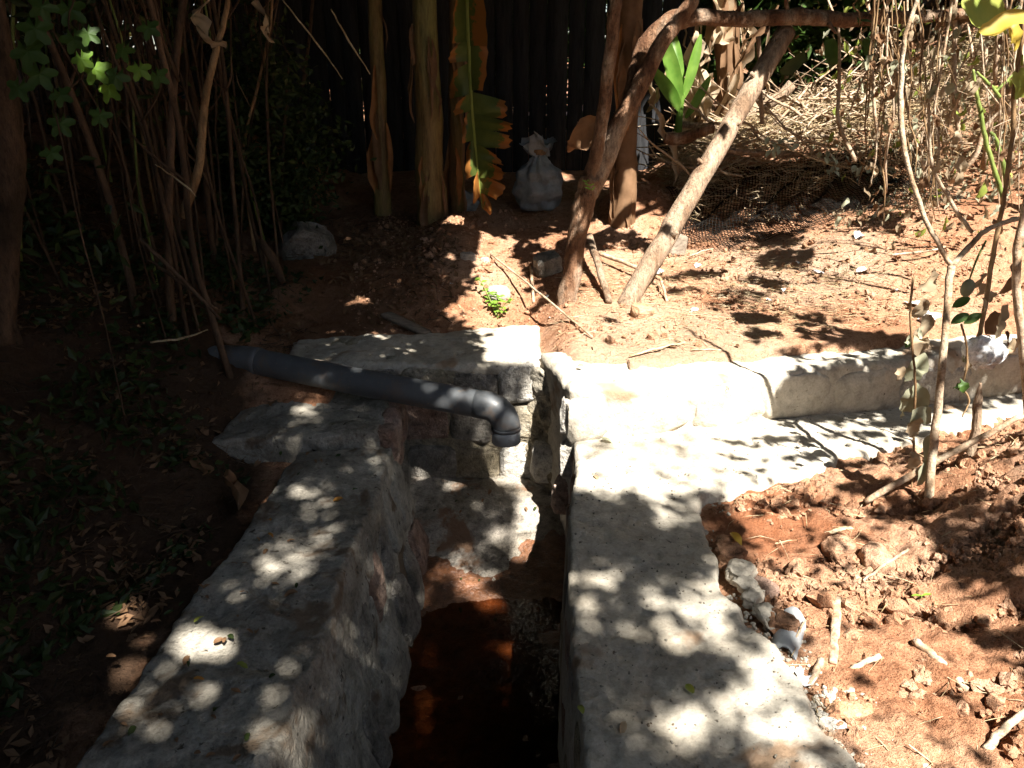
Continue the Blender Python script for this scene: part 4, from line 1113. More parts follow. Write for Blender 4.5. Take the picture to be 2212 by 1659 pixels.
branchy('short bent straw glinting low in the thicket', [(335, 355, 0), (400, 400, 0), (425, 425, 0)], 3.2, [.002, .004, .002], 'straw', 'grass_stalk', 'stalk', 5)
# dry leaves caught in stems
for k, (px, py, y, L, lab) in enumerate([(440, 60, 3.6, .18, 'pale dry leaf caught in the fork of the reddish thicket stem'), (566, 60, 3.9, .16, 'narrow dry leaf hanging in the thicket near the top'), (480, 1035, 2.75, .15, 'large curled brown leaf at the far end of the left wall'),
                                        (410, 985, 2.75, .11, 'folded brown leaf on the bank left of the big curled leaf')]):
    p = at_y(px, py, y) if k < 2 else at_z(px, py, .02)
    g = G(); blade(g, p + (np.array([0, 0, .08]) if k < 2 else np.zeros(3)), (.2, -.1, -1) if k < 2 else (.6, -.6, .1), (.3, -1, .2) if k < 2 else (0.3, .2, 1), L, L * (.28 if k < 2 else .55), .9, .7, 14, 1.1, .9, .07 if k < 2 else .055, k)
    tag(g.build('dry_leaf', M['leaf_dry'] if k < 2 else M['leaf_brown']), lab, 'dry leaf')
# climbing vine with lobed leaves
vb = at_y(140, 330, 2.7)
vine = thing('vine', 'climbing vine with lobed green leaves at the upper left', 'vine', (vb[0], vb[1], bz(vb[0], vb[1])))
g = G(); tube(g, [np.array([vb[0], vb[1] + .05, bz(vb[0], vb[1])]), at_y(140, 330, 2.72), at_y(120, 230, 2.72), at_y(180, 150, 2.72), at_y(150, 60, 2.72), at_y(170, -40, 2.72)], [.003, .003, .003, .003, .003, .002], 40, 6, .01, 3); g.build('stem', M['stem'], vine)
rr = random.Random(3)
for px, py, s in [(205, 150, .065), (234, 192, .06), (176, 128, .05), (130, 205, .05), (130, 268, .06), (75, 62, .07), (160, 85, .06), (190, 72, .05), (250, 165, .055), (302, 150, .05), (340, 165, .05), (85, 160, .07), (265, 108, .05), (60, 110, .08), (40, 190, .06), (215, 250, .05), (110, 330, .05), (150, 20, .07), (90, 15, .06), (320, 60, .05)]:
    g = G(); lobed(g, at_y(px, py, 2.7 + rr.uniform(-.06, .06)), (rr.uniform(-.5, .6), -.35, -1), (rr.uniform(-.3, .5), -1, .5), s * .8, 0); g.build('leaf', M['leaf_bright'] if py in (150, 192, 128) else M['leaf'], vine, False)  # three sunlit leaves get the brighter material, sunlight put into their colour
# leafy undergrowth and leaf mould that nobody could count
def scatter_ground(n, xr, yr, ok, seed):
    r = np.random.default_rng(seed); x = r.uniform(*xr, n); y = r.uniform(*yr, n); k = ok(x, y) & (fbm(np.stack([x * 3.2, y * 3.2, x * 0], 1), 3, seed) > r.uniform(-.28, .2, n)); return x[k], y[k], r
x, y, r = scatter_ground(15000, (-3.2, -1.02), (0.8, 4.4), lambda x, y: (x < -1.13 + .12 * np.sin(y * 3)) & ~((y > 2.85) & (y < 3.55) & (x > -1.3)), 8)
P = np.stack([x, y, base(x, y) + r.uniform(0.0, .10, len(x)) * smooth(-1.1, -1.6, x) + .01], 1)
g = G(); leaves_cloud(g, P, .05 * r.uniform(.5, 1.5, len(x)), .026 * r.uniform(.6, 1.4, len(x)), None, 9); tag(g.build('undergrowth', M['leaf_dark'], smooth_shade=False), 'low dark leafy undergrowth covering the left bank', 'undergrowth', kind='stuff')
x, y, r = scatter_ground(15000, (-3.0, -0.3), (0.8, 5.4), lambda x, y: (x < -1.04) | (y > 4.0), 10)
P = np.stack([x, y, base(x, y) + .012], 1)
g = G(); leaves_cloud(g, P, .045 * r.uniform(.4, 1.4, len(x)), .02 * r.uniform(.5, 1.4, len(x)), np.tile([0, 0, 1.0], (len(x), 1)), 11); tag(g.build('leaf_litter', M['leaf_brown'], smooth_shade=False), 'brown leaf litter on the shaded soil at left', 'leaf litter', kind='stuff')
r = np.random.default_rng(14)
P = np.stack([r.uniform(-3.8, -1.5, 6500), r.uniform(3.0, 6.0, 6500), r.uniform(.4, 2.6, 6500)], 1)
P = P[fbm(P * 2.2, 2, 4) > .02]
g = G(); leaves_cloud(g, P, .075 * r.uniform(.6, 1.4, len(P)), .03, None, 15, .5); tag(g.build('thicket_foliage', M['leaf_dark'], smooth_shade=False), 'dark foliage filling the thicket between the stems', 'foliage', kind='stuff')
x, y, r = scatter_ground(5200, (-3.2, -0.35), (0.8, 5.4), lambda x, y: (x < -1.05) | (y > 4.0), 12)
THICKET_STRAW = np.stack([x, y, base(x, y) + r.uniform(.005, .10, len(x)) * smooth(-1.0, -1.6, x) + .008], 1)
# boulder and plank in the shade
p = at_g(662, 560); g = G(); stone(g, p + np.array([0, .1, .05]), (.15, .12, .13), (0.15, .2, .3), 23, 3, .6, .2); tag(g.build('boulder', M['stone_grey']), 'squarish grey boulder in the shade at the foot of the thicket', 'rock')
pa_, pb_ = at_g(832, 682), at_g(925, 727)
g = G(); dv_ = pb_ - pa_; nv_ = np.array([-dv_[1], dv_[0], 0]); nv_ = nv_ / np.linalg.norm(nv_) * .035; u_ = np.array([0, 0, .022])
rough_block(g, [pa_ - nv_, pb_ - nv_, pb_ + nv_, pa_ + nv_, pa_ - nv_ + u_, pb_ - nv_ + u_, pb_ + nv_ + u_, pa_ + nv_ + u_], .02, .004, (.004,), 3); tag(g.build('board', M['wood_grey']), 'short grey board lying on shaded soil behind the headwall', 'board')
#@@PART3
# ================================================================== UPPER RIGHT: pole, branch, brush heap
b0 = at_g(1357, 652); b1 = at_y(1698, 66, 4.75)
g = G(); tube(g, [b0 - (b1 - b0) * .03, b0 * .7 + b1 * .3, b0 * .35 + b1 * .65, b1], [.052, .054, .052, .054], 44, 12, .006, 3, .09)
for f, dx, dy in [(.22, .05, -.05), (.48, -.05, -.04), (.62, .05, -.03), (.8, -.04, -.05)]:
    q0 = b0 * (1 - f) + b1 * f; tube(g, [q0, q0 + np.array([dx, dy, .045]) * 1.1], [.018, .010], 5, 7, 0, 0, .25)
tag(g.build('pole', M['pole'], origin=b0), 'thick weathered wooden pole leaning up to the right from the path', 'pole')
g = G(); tube(g, [at_y(a, b, y) for a, b, y in [(1430, 62, 4.5), (1500, 38, 4.6), (1600, 42, 4.65), (1720, 36, 4.7), (1830, 42, 4.75), (1960, 38, 4.8), (2080, 30, 4.85)]], [.05, .042, .04, .043, .038, .034, .03], 70, 12, .006, 9, .16)
for px, py, dx, dz in [(1590, 30, .02, .05), (1700, 22, -.03, .06), (1790, 50, .03, -.05), (1880, 28, .03, .05), (1660, 55, -.02, -.04)]:
    q0 = at_y(px, py, 4.68); tube(g, [q0 - np.array([0, 0, .0]), q0 + np.array([dx, -.04, dz])], [.014, .007], 5, 7, 0, 0, .2)
tag(g.build('branch', M['bark']), 'thick horizontal branch across the top right, above the pole end', 'branch')
for k, (pts, y, r_, lab) in enumerate([
        ([(1437, 298), (1470, 300), (1505, 287), (1540, 275)], 5.35, .038, 'short thick brown log lying behind the leaning pole'),
        ([(1472, 268), (1510, 272), (1548, 276)], 5.6, .022, 'pale split log lying just above the short brown log'),
        ([(1650, 232), (1690, 205), (1712, 180)], 5.5, .035, 'short sawn log end poking out of the brush heap'),
        ([(1555, 326), (1630, 330), (1735, 334)], 5.25, .018, 'straight pale stick along the top edge of the black net'),
        ([(1638, 78), (1642, 170), (1645, 268)], 5.2, .014, 'thin upright stake crossing behind the leaning pole')]):
    g = G(); tube(g, [at_y(a, b, y) for a, b in pts], [r_, r_ * 1.05, r_ * .95], 20, 10, .006, k, .12); tag(g.build('log' if k < 3 else 'stick', M['bark'] if k == 0 else M['pole']), lab, 'log' if k < 3 else 'stick')
# sticks heaped on the bank
sp = []
for k in range(10):
    g = G(); rr = random.Random(k + 50); L = rr.uniform(.35, .9)
    pts = [np.array([t * L, rr.uniform(-.02, .02), rr.uniform(-.02, .02)]) for t in np.linspace(0, 1, 5)]
    r_ = rr.choice([.004, .005, .006, .008, .011])
    tube(g, pts, [r_, r_, r_ * .9, r_ * .7, r_ * .45], 14, 6, .006, k, .15)
    if k % 2: tube(g, [pts[3], pts[3] + np.array([.1, rr.uniform(-.06, .06), .06])], [r_ * .6, r_ * .3], 4, 5)
    me = make_mesh('stick', np.concatenate(g.V), g.Q, g.T); me.materials.append(M['twig'] if k % 3 else M['stick_pale']); sp.append(me)
rr = random.Random(5)
for k in range(130):
    x, y = rr.uniform(1.15, 2.7), rr.uniform(5.2, 6.0)
    o = bpy.data.objects.new('stick', rr.choice(sp)); COL.objects.link(o)
    o.location = (x, y, bz(x, y) + rr.uniform(0.02, .14) + .05); o.rotation_euler = (rr.uniform(0, 6), rr.uniform(-.75, .12), rr.choice([rr.uniform(-.5, .6), rr.uniform(2.7, 3.6)]))
    s = rr.uniform(.6, 1.1); o.scale = (s, s, s)
    tag(o, 'dry stick in the tangled brush heap on the bank at upper right', 'stick', 'dry sticks of the brush heap')
def straws(name, label, cat, P, L, r_, seed, mat, up=.25, tilt=None):
    r = np.random.default_rng(seed); n = len(P)
    d = r.normal(size=(n, 3)); d[:, 2] *= up; d /= np.linalg.norm(d, axis=1)[:, None]
    L = (L * r.uniform(.4, 1.5, n))[:, None]
    bend = r.normal(size=(n, 3)) * L * .12; bend[:, 2] = np.abs(bend[:, 2]) * .4
    s = np.cross(d, [0, 0, 1.0]); s /= np.linalg.norm(s, axis=1)[:, None] + 1e-9; u = np.cross(s, d)
    C = [P - d * L / 2, P + bend, P + d * L / 2]; V = []
    for j, c in enumerate(C):
        rad = (r_ * r.uniform(.5, 1.4, n))[:, None] * (1, 1, .5)[j]
        for a in range(3):
            V.append(c + rad * (math.cos(a * 2.094) * s + math.sin(a * 2.094) * u))
    V = np.stack(V, 1).reshape(-1, 3); k = np.arange(n)[:, None] * 9; Q = []
    for j in range(2):
        for a in range(3): Q.append(k + np.array([j * 3 + a, j * 3 + (a + 1) % 3, j * 3 + 3 + (a + 1) % 3, j * 3 + 3 + a]))
    g = G(); g.add(V, np.concatenate(Q)); return tag(g.build(name, M[mat]), label, cat, kind='stuff')
straws('twig_litter', 'dead twigs and dry stalks littering the ground under the thicket', 'twigs', THICKET_STRAW, .11, .0022, 7, 'stem', .3)
r = np.random.default_rng(3)
x, y = r.uniform(1.1, 3.4, 7000), r.uniform(5.05, 6.2, 7000)
straws('brush_straw', 'tangle of dry straw and fine twigs matted over the brush heap', 'straw', np.stack([x, y, base(x, y) + r.uniform(.0, .2, 7000)], 1), .16, .0022, 4, 'straw', .35)
x, y = r.normal(1.3, .75, 3600), r.normal(3.95, .5, 3600); k = (y > step_line(x) + .28) & (x > .2) & (x < 3) & (y < 5.1)
straws('straw_litter', 'fine straw and rootlets strewn over the sunlit upper soil', 'straw', np.stack([x, y, base(x, y) + .008], 1)[k], .06, .0013, 5, 'straw', .08)
x, y = r.uniform(.75, 2.3, 420), r.uniform(1.1, 3.0, 420)
straws('root_litter', 'scattered fine roots and straw on the dug soil at lower right', 'straw', np.stack([x, y, base(x, y) + .02], 1), .07, .0015, 6, 'straw', .2)

# black net draped over the bank below the brush
def build_net():
    x0, x1 = 1.02, 2.55
    def surf(u, v):       # u across, v from the top edge down
        x = x0 + (x1 - x0) * u + .05 * math.sin(v * 5 + u * 3)
        yt = 5.42 - .10 * u; y = yt - v * (.62 + .10 * math.sin(u * 7))
        z = max(bz(x, y) + .025, bz(x, yt) * (1 - v) + .06 + bz(x, yt - .62) * v - .02) + .02 * math.sin(u * 23) * math.sin(v * 9) + .012 * math.sin(u * 51 + v * 20)
        return np.array([x, y, z])
    nu, nv = 74, 40
    Pg = np.array([[surf(i / (nu * 1.0), j / (nv * 1.0)) for j in range(nv + 1)] for i in range(nu + 1)])
    g = G()
    def ribbon(pts, w):
        T = np.gradient(pts, axis=0); T /= np.linalg.norm(T, axis=1)[:, None]
        s = np.cross(T, [0, -.6, .8]); s /= np.linalg.norm(s, axis=1)[:, None] + 1e-9; u = np.cross(s, T)
        V = np.stack([pts + s * w, pts + u * w, pts - s * w], 1).reshape(-1, 3); n = len(pts)
        k = np.arange(n - 1)[:, None] * 3
        g.add(V, np.concatenate([k + np.array([a, (a + 1) % 3, 3 + (a + 1) % 3, 3 + a]) for a in range(3)]))
    for i in range(nu + 1): ribbon(Pg[i], .0022)
    for j in range(nv + 1): ribbon(Pg[:, j], .0022)
    tag(g.build('net', M['net']), 'black plastic net draped over the bank below the brush heap', 'net')
build_net()
# pale-leaved creeper lying over the top of the net
cr = thing('creeper', 'pale grey-green creeper trailing over the right end of the black net', 'creeper', at_y(1790, 350, 5.1))
g = G(); tube(g, [at_y(a, b, 5.1) for a, b in [(1640, 300), (1700, 318), (1760, 345), (1830, 362), (1900, 372), (1940, 400)]], [.004] * 6, 40, 6, .01, 2); g.build('stem', M['straw'], cr)
rr = random.Random(9)
for k in range(46):
    t = rr.random(); px = 1640 + 300 * t; py = 300 + 85 * t + rr.uniform(-18, 28)
    g = G(); blade(g, at_y(px, py, 5.06 + rr.uniform(-.05, .08)), (rr.uniform(-1, 1), -.5, rr.uniform(-.8, .4)), (rr.uniform(-.4, .4), -.5, 1), rr.uniform(.035, .06), rr.uniform(.022, .035), .7, .3, 4, .4); g.build('leaf', M['leaf_silver'] if rr.random() < .6 else M['leaf_grey'], cr)
# young banana shoot
sh = thing('banana_shoot', 'fresh green banana shoot with upright leaves behind the forked tree', 'banana plant', at_y(1462, 300, 5.5))
g = G(); tube(g, [at_y(1462, 305, 5.5), at_y(1468, 250, 5.5), at_y(1475, 200, 5.5)], [.03, .022, .014], 12, 10); g.build('pseudostem', M['leaf_shoot'], sh)
for k, (a, b, c, d, w) in enumerate([((1470, 235), (1440, 70), 5.5, 5.4, .10), ((1474, 215), (1520, 80), 5.5, 5.5, .07), ((1470, 240), (1420, 150), 5.5, 5.35, .09), ((1480, 255), (1540, 165), 5.5, 5.6, .06), ((1466, 230), (1462, 60), 5.5, 5.6, .09)]):
    p, q_ = at_y(*a, c), at_y(*b, d); g = G(); blade(g, p, q_ - p, (.3, -1, .2), np.linalg.norm(q_ - p) * 1.05, w, .25, .3, 10, .3, .8); g.build('leaf', M['leaf_shoot'], sh)
# hanging dry banana leaves
rr = random.Random(21)
for k, (px, py, y, L, w, lab) in enumerate([(1345, 10, 5.6, .40, .07, 'narrow white-lit dry leaf hanging left of the slanting limb'), (1420, 235, 5.4, .55, .07, 'long dry leaf strip hanging to the ground by the mound'), (1512, 90, 5.9, .40, .17, 'broad pale dry banana leaf just below the horizontal branch'),
                                         (1540, 5, 5.9, .36, .16, 'pale dry banana leaf above the horizontal branch'), (1565, 110, 6.0, .36, .12, 'curled dry banana leaf beside the pole'), (1530, 180, 5.9, .42, .20, 'bright broad dry banana leaf standing near the shoot'),
                                         (1500, 250, 5.8, .30, .14, 'crumpled dry banana leaf at the foot of the shoot'), (1600, 60, 6.1, .42, .12, 'dry banana leaf hanging behind the upper pole'), (1505, 240, 5.75, .26, .12, 'tan folded dry leaf behind the short log'),
                                         (1570, 200, 5.9, .50, .14, 'long dark-tipped dry banana leaf behind the pole'), (1640, 190, 5.6, .34, .07, 'split dry sheath leaning on the pole')]):
    p = at_y(px, py - 20, y); g = G(); blade(g, p, (rr.uniform(-.35, .35), rr.uniform(-.2, .1), -1), (rr.uniform(-.5, .6), -1, rr.uniform(.1, .6)), L, w * .8, rr.uniform(-.4, .9), .7, 16, rr.uniform(-1.2, 1.2), 1.0, .10, k)
    tag(g.build('dry_banana_leaf', M['banana_dry']), lab, 'dry leaf')

rr = random.Random(22)
for k in range(26):
    p = at_y(rr.uniform(1400, 1680), rr.uniform(-20, 210), rr.uniform(5.6, 6.3)); L = rr.uniform(.18, .5); g = G()
    blade(g, p, (rr.uniform(-.5, .5), rr.uniform(-.2, .2), -1), (rr.uniform(-.7, .7), -1, .3), L, rr.uniform(.02, .07), rr.uniform(-.5, 1.2), .8, 12, rr.uniform(-2, 2), 1.1, .07, k)
    tag(g.build('dry_leaf_strip', M['banana_dry'] if k % 3 else M['leaf_brown']), 'torn strip of dry banana leaf hanging behind the pole and forked tree', 'dry leaf', 'dry banana leaf strips')
# ================================================================== RIGHT: dry plants
def plant(name, label, cat, stems, leaves, mat='twig', seg=9):
    p0 = stems[0][0][0]; t = thing(name, label, cat, p0)
    for pts, rad in stems:
        g = G(); tube(g, pts, rad, 8 * len(pts), seg, .003, len(pts), .10); g.build('stem', M[mat], t)
    for k, (p, d, u, L, W, curl, m, cr_) in enumerate(leaves):
        g = G(); blade(g, p, d, u, L, W, curl, .35, 7, .5, .6, cr_, k); g.build('leaf', M[m], t)
    return t
def yl(lst, y): return [at_y(a, b, y + (c[0] if c else 0)) for a, b, *c in lst]
rb = at_z(2003, 1100, 0.02); Y0 = rb[1]
rr = random.Random(31)
lv = []
for px, py, L, W, m in [(1985, 790, .10, .07, 'leaf_grey'), (1975, 850, .12, .08, 'leaf_grey'), (1995, 700, .10, .05, 'leaf_dry'), (1990, 660, .09, .04, 'leaf_dry'), (1982, 900, .09, .05, 'leaf_grey'), (1996, 960, .14, .035, 'leaf_grey'), (1990, 1010, .12, .03, 'leaf_grey'), (1965, 1000, .07, .04, 'leaf_dry'), (2010, 610, .07, .04, 'leaf_dry'), (1975, 740, .08, .05, 'leaf_dry'), (1970, 930, .06, .04, 'leaf_dry')]:
    lv.append((at_y(px + 15, py - 20, Y0 + .25 * (1090 - py) / 500), (rr.uniform(-.7, 0), -.2, -1), (-.4, -1, .3), L, W, rr.uniform(.3, 1.1), m, .02))
plant('sapling', 'pale forked sapling with withered grey leaves standing on the soil at right', 'sapling', [
    (yl([(2002, 1130), (2011, 1023, .02), (2024, 893, .06), (2040, 746, .12), (2050, 616, .2), (2055, 574, .22)], Y0), [.017, .015, .013, .012, .012, .013]),
    (yl([(2055, 574), (2030, 534), (1998, 472, .02), (1975, 407, .04), (1955, 332, .06), (1946, 260, .08), (1946, 182, .1), (1955, 81, .1), (1980, 0, .1), (1990, -60, .1)], Y0 + .22), [.009, .008, .008, .008, .008, .009, .008, .007, .006, .006]),
    (yl([(2055, 574), (2102, 525, .03), (2128, 499, .05), (2180, 478, .08), (2240, 462, .1)], Y0 + .22), [.010, .009, .008, .008, .007])], lv, 'twig')
rr = random.Random(33)
def hang(n, x0, x1, y0, y1, dep, mats, Lr=(.04, .09)):
    out = []
    for k in range(n):
        px, py = rr.uniform(x0, x1), rr.uniform(y0, y1); L = rr.uniform(*Lr)
        out.append((at_y(px, py, dep + rr.uniform(-.06, .06)), (rr.uniform(-.6, .6), -.2, -1), (rr.uniform(-.6, .6), -1, .4), L, L * rr.uniform(.3, .7), rr.uniform(.2, 1.4), rr.choice(mats), .015))
    return out
plant('dry_stalk', 'tall brown stalk slanting up near the right edge with drooping dry leaves', 'stalk', [
    (yl([(2108, 745), (2121, 698), (2134, 616), (2157, 486), (2170, 423), (2187, 293), (2190, 212), (2203, 114), (2220, 0)], 3.0), [.009, .009, .009, .009, .008, .008, .008, .007, .006])], hang(12, 2120, 2200, 520, 740, 3.0, ['leaf_dry', 'leaf_brown', 'leaf_dry'], (.05, .11)), 'reed')
plant('dry_stalk', 'pale thick stalk along the right edge of the photo', 'stalk', [(yl([(2225, 1020), (2222, 900), (2210, 760), (2198, 650), (2196, 560), (2208, 480), (2230, 380)], 2.5), [.016, .015, .014, .013, .013, .012, .01])], [], 'stick_pale')
plant('dry_stalk', 'thin straight pale vine hanging in front of the dry hedge', 'stalk', [(yl([(2099, 501), (2073, 466), (2027, 391), (2011, 342), (2007, 228), (2021, 195), (2040, 114), (2056, 0), (2060, -60)], 3.1), [.008, .008, .007, .006, .005, .005, .005, .005, .004])], hang(6, 1995, 2080, 60, 420, 3.1, ['leaf_dry', 'leaf_brown']), 'stick_pale')
plant('stake', 'short pointed wooden stake stuck in the soil beside the sapling', 'stake', [(yl([(2080, 1050), (2090, 1000), (2108, 930), (2112, 870), (2119, 828)], 2.55), [.017, .016, .016, .015, .004])], [], 'pole')
plant('green_stalk', 'bright green curved stalk in the dry hedge at right', 'stalk', [(yl([(2168, 430), (2150, 370), (2128, 300), (2118, 240), (2108, 195), (2102, 150)], 3.6), [.010, .010, .010, .009, .008, .005])], hang(2, 2095, 2120, 140, 190, 3.6, ['leaf_dry']), 'stem_green')
plant('green_stalk', 'second green stalk with a stub, right of the curved one', 'stalk', [(yl([(2172, 385), (2165, 345), (2150, 300), (2140, 285)], 3.7), [.010, .010, .009, .007])], [], 'stem_green')
plant('green_stalk', 'thin green forked stalk below the large yellow-green leaf', 'stalk', [(yl([(2160, 210), (2140, 185), (2110, 155)], 3.5), [.007, .007, .005]), (yl([(2150, 200), (2175, 175), (2195, 155)], 3.5), [.006, .005, .004])], [], 'stem_green')
for k, (px, py, lab) in enumerate([(1888, 0, 'long pale vine pair hanging over the brush heap'), (1850, 0, 'short reddish vine dangling from the horizontal branch'), (1966, 600, 'thin vine trailing beside the sapling stem'), (2085, 700, 'fine dangling vine over the retaining wall')]):
    ln = [430, 85, 470, 200][k]; dep = [4.2, 4.5, Y0 + .1, 2.8][k]
    pts = [(px + rr.uniform(-8, 8) + [(-30), 0, 10, 0][k] * t, py - (30 if py == 0 else 0) + ln * t) for t in np.linspace(0, 1, 7)]
    st_ = [(yl(pts, dep), [.004] * 6 + [.002])]
    if k == 0: st_.append((yl([(a + 8 + rr.uniform(-4, 4), b) for a, b in pts[:5]], dep), [.004] * 5))
    plant('hanging_vine', lab, 'vine', st_, hang(5 if k != 1 else 1, px - 25, px + 25, py + 20, py + ln * .8, dep, ['leaf_dry', 'leaf_grey', 'leaf'], (.03, .05)), 'reed', 6)
rr = random.Random(91)
for k in range(24):
    px = rr.uniform(1900, 2215); y0_ = rr.uniform(-40, 60); ln = rr.uniform(220, 520); dep = rr.uniform(3.1, 4.3); sw_ = rr.uniform(-50, 50)
    pts = [(px + sw_ * t + rr.uniform(-9, 9), y0_ + ln * t) for t in np.linspace(0, 1, 7)]
    st_ = [(yl(pts, dep), [rr.uniform(.002, .0045)] * 6 + [.0015])]
    q_ = pts[rr.randrange(2, 5)]; st_.append((yl([q_, (q_[0] + rr.uniform(-50, 50), q_[1] + rr.uniform(-20, 60)), (q_[0] + rr.uniform(-80, 80), q_[1] + rr.uniform(30, 110))], dep), [.0025, .002, .001]))
    t_ = plant('hanging_vine', 'thin dry vine in the tangle hanging along the upper right edge', 'vine', st_, hang(4, px - 30, px + 30, max(5, y0_ + 20), y0_ + ln, dep, ['leaf_dry', 'leaf_brown', 'leaf_grey'], (.03, .06)), 'twig' if k % 2 else 'reed', 5)
    t_['group'] = 'dry vines of the upper right tangle'
# large single leaves
for k, (px, py, y, d, u, L, W, m, lab) in enumerate([
        (2075, 5, 2.9, (1, -.1, -.25), (.1, -1, .5), .19, .16, 'leaf_yellow', 'large rounded yellow-green leaf in the top right corner'), (2225, 40, 2.7, (-1, -.1, -.05), (0, -.6, 1), .14, .07, 'leaf_gold', 'curled yellow leaf at the top right edge'),
        (2180, 45, 2.75, (.5, -.2, -.8), (.2, -1, .2), .10, .04, 'leaf_gold', 'small drooping yellow leaf below the curled one'), (2200, 150, 3.0, (.4, -.2, -1), (-.2, -1, .3), .10, .08, 'leaf_yellow', 'pale yellow leaf at the right edge under the yellow pair'),
        (1720, -10, 4.9, (1, .1, .35), (0, -.8, .7), .28, .10, 'leaf', 'green leaf above the horizontal branch'), (1790, 85, 5.0, (.4, -.2, -1), (.2, -1, .3), .16, .11, 'leaf', 'green leaf hanging under the horizontal branch'),
        (1865, 90, 4.9, (.6, -.2, -.8), (.2, -1, .4), .15, .09, 'leaf', 'dark green leaf right of the hanging green leaf'), (1740, 120, 5.1, (-.8, -.2, -.6), (.2, -1, .2), .16, .08, 'leaf_dark', 'narrow dark green leaf above the brush heap'),
        (1860, 45, 4.7, (1, -.1, -.1), (.1, -.5, 1), .14, .05, 'leaf', 'small green leaf lying on the horizontal branch'), (2090, 880, 2.6, (.3, .2, 1), (0, -1, .3), .001, .001, 'leaf', '')]):
    if not lab: continue
    g = G(); blade(g, at_y(px, py, y), d, u, L, W, .5, .2, 10, .3, .45, .015, k); tag(g.build('leaf', M[m]), lab, 'leaf')
# green fruit on a twig with dark leaves
fr = at_y(2090, 622, 2.85)
ft2 = thing('fruit_twig', 'small green oval fruit on a twig with two dark leaves over the retaining wall', 'fruit', fr)
g = G(); stone(g, fr, (.022, .022, .034), (0, .2, 0), 5, 3, .95, .03); g.build('fruit', M['leaf_grey'], ft2)
g = G(); tube(g, [fr + np.array([0, 0, .03]), at_y(2110, 560, 2.9), at_y(2130, 520, 2.95)], [.003, .004, .004], 8, 6); g.build('twig', M['stem_green'], ft2)
for px, py in [(2075, 655), (2072, 690), (2100, 690)]:
    g = G(); blade(g, at_y(px + 20, py - 12, 2.85), (-.9, -.2, -.4), (0, -.7, .7), .07, .035, .4, .2, 6); g.build('leaf', M['leaf'], ft2)
# crumpled paper ball resting at the wall
p = at_y(2130, 760, 2.95); g = G(); stone(g, p, (.085, .05, .07), (.2, .1, .3), 17, 4, .9, .22); tag(g.build('crumpled_paper', M['paper']), 'large crumpled whitish paper caught in the dry plants at the right wall end', 'paper')
# dry hedge
hd_ = thing('withered_hedge', 'withered hedge of dry stems and hanging dead leaves at the upper right', 'hedge', (2.9, 5.0, bz(2.9, 5.0)))
rr = random.Random(44)
for k in range(64):
    x, y = rr.uniform(1.9, 3.9), rr.uniform(4.0, 6.2)
    if x < 2.2 and y > 4.9: continue
    o = bpy.data.objects.new('stem', rr.choice(sp)); COL.objects.link(o); o.parent = hd_
    o.location = (x - 2.9, y - 5.0, bz(x, y) - bz(2.9, 5.0) - .05 + rr.uniform(0, .9)); o.rotation_euler = (rr.uniform(0, 6), -1.57 + rr.uniform(-.5, .5), rr.uniform(0, 6.28)); s = rr.uniform(.9, 1.9); o.scale = (s, s, s)
def dry_mass(name, label, n, xr, yr, zr, mats, seed, Lr=(.03, .09)):
    r_ = random.Random(seed)
    gs = {m: G() for m in mats}
    for k in range(n):
        x, y = r_.uniform(*xr), r_.uniform(*yr); z = bz(x, y) + r_.uniform(*zr)
        L = r_.uniform(*Lr)
        blade(gs[r_.choice(mats)], (x, y, z), (r_.uniform(-.8, .8), r_.uniform(-.6, .3), -1), (r_.uniform(-.8, .8), -1, r_.uniform(-.2, .8)), L, L * r_.uniform(.2, .55), r_.uniform(0, 2.2), .55, 5, r_.uniform(-1.6, 1.6), 1.3, L * .16, k % 17)
    for m in mats: tag(gs[m].build(name, M[m]), label[m], 'foliage', kind='stuff')
dry_mass('withered_foliage', {'leaf_dry': 'withered tan leaves massed in the hedge at upper right', 'leaf_brown': 'brown dead leaves massed in the hedge at upper right', 'leaf_grey': 'grey-green wilted leaves in the hedge at upper right', 'leaf_yellow': 'yellowish leaves scattered in the hedge at upper right'},
         2400, (1.9, 4.2), (4.1, 6.3), (.0, 1.5), ['leaf_dry', 'leaf_brown', 'leaf_grey', 'leaf_dry', 'leaf_yellow'], 61)
dry_mass('fallen_foliage', {'leaf_dry': 'pale dry leaves lying on the brush bank at right', 'leaf_grey': 'grey dry leaves lying on the brush bank at right'}, 700, (1.9, 3.2), (4.6, 5.6), (.0, .08), ['leaf_dry', 'leaf_grey'], 62, (.03, .07))

# ================================================================== SMALL THINGS ON THE SOIL
def lay(px, py, size, rot, seed, mat, name, label, cat, boxy=.6, rough=.12, sink=.35, level=3, ground=True, z=0.0):
    p = at_g(px, py) if ground else at_z(px, py, z)
    g = G(); stone(g, p + np.array([0, 0, size[2] * (1 - 2 * sink)]), size, rot, seed, level, boxy, rough); return tag(g.build(name, M[mat]), label, cat)
lay(1183, 590, (.075, .06, .065), (.2, -.2, .4), 31, 'stone_grey', 'stone', 'squared grey stone tilted against the foot of the forked tree', 'stone', .5, .1, .1)
lay(1010, 562, (.045, .035, .035), (.1, .1, .2), 32, 'stone_pale', 'stone', 'small white angular stone on the sunlit ridge, left of the twig', 'stone', .6, .14)
lay(1047, 566, (.025, .02, .02), (.1, .1, .9), 33, 'stone_pale', 'stone', 'smaller white stone at the upper end of the long twig', 'stone')
lay(1078, 640, (.06, .045, .04), (.1, .1, .2), 34, 'stone_pale', 'stone', 'flat pinkish-white stone behind the little green plant', 'stone', .6)
lay(1458, 548, (.055, .045, .06), (.0, .1, .35), 35, 'wood_grey', 'block', 'small grey wooden block standing right of the leaning pole', 'block', .25, .03, .05)
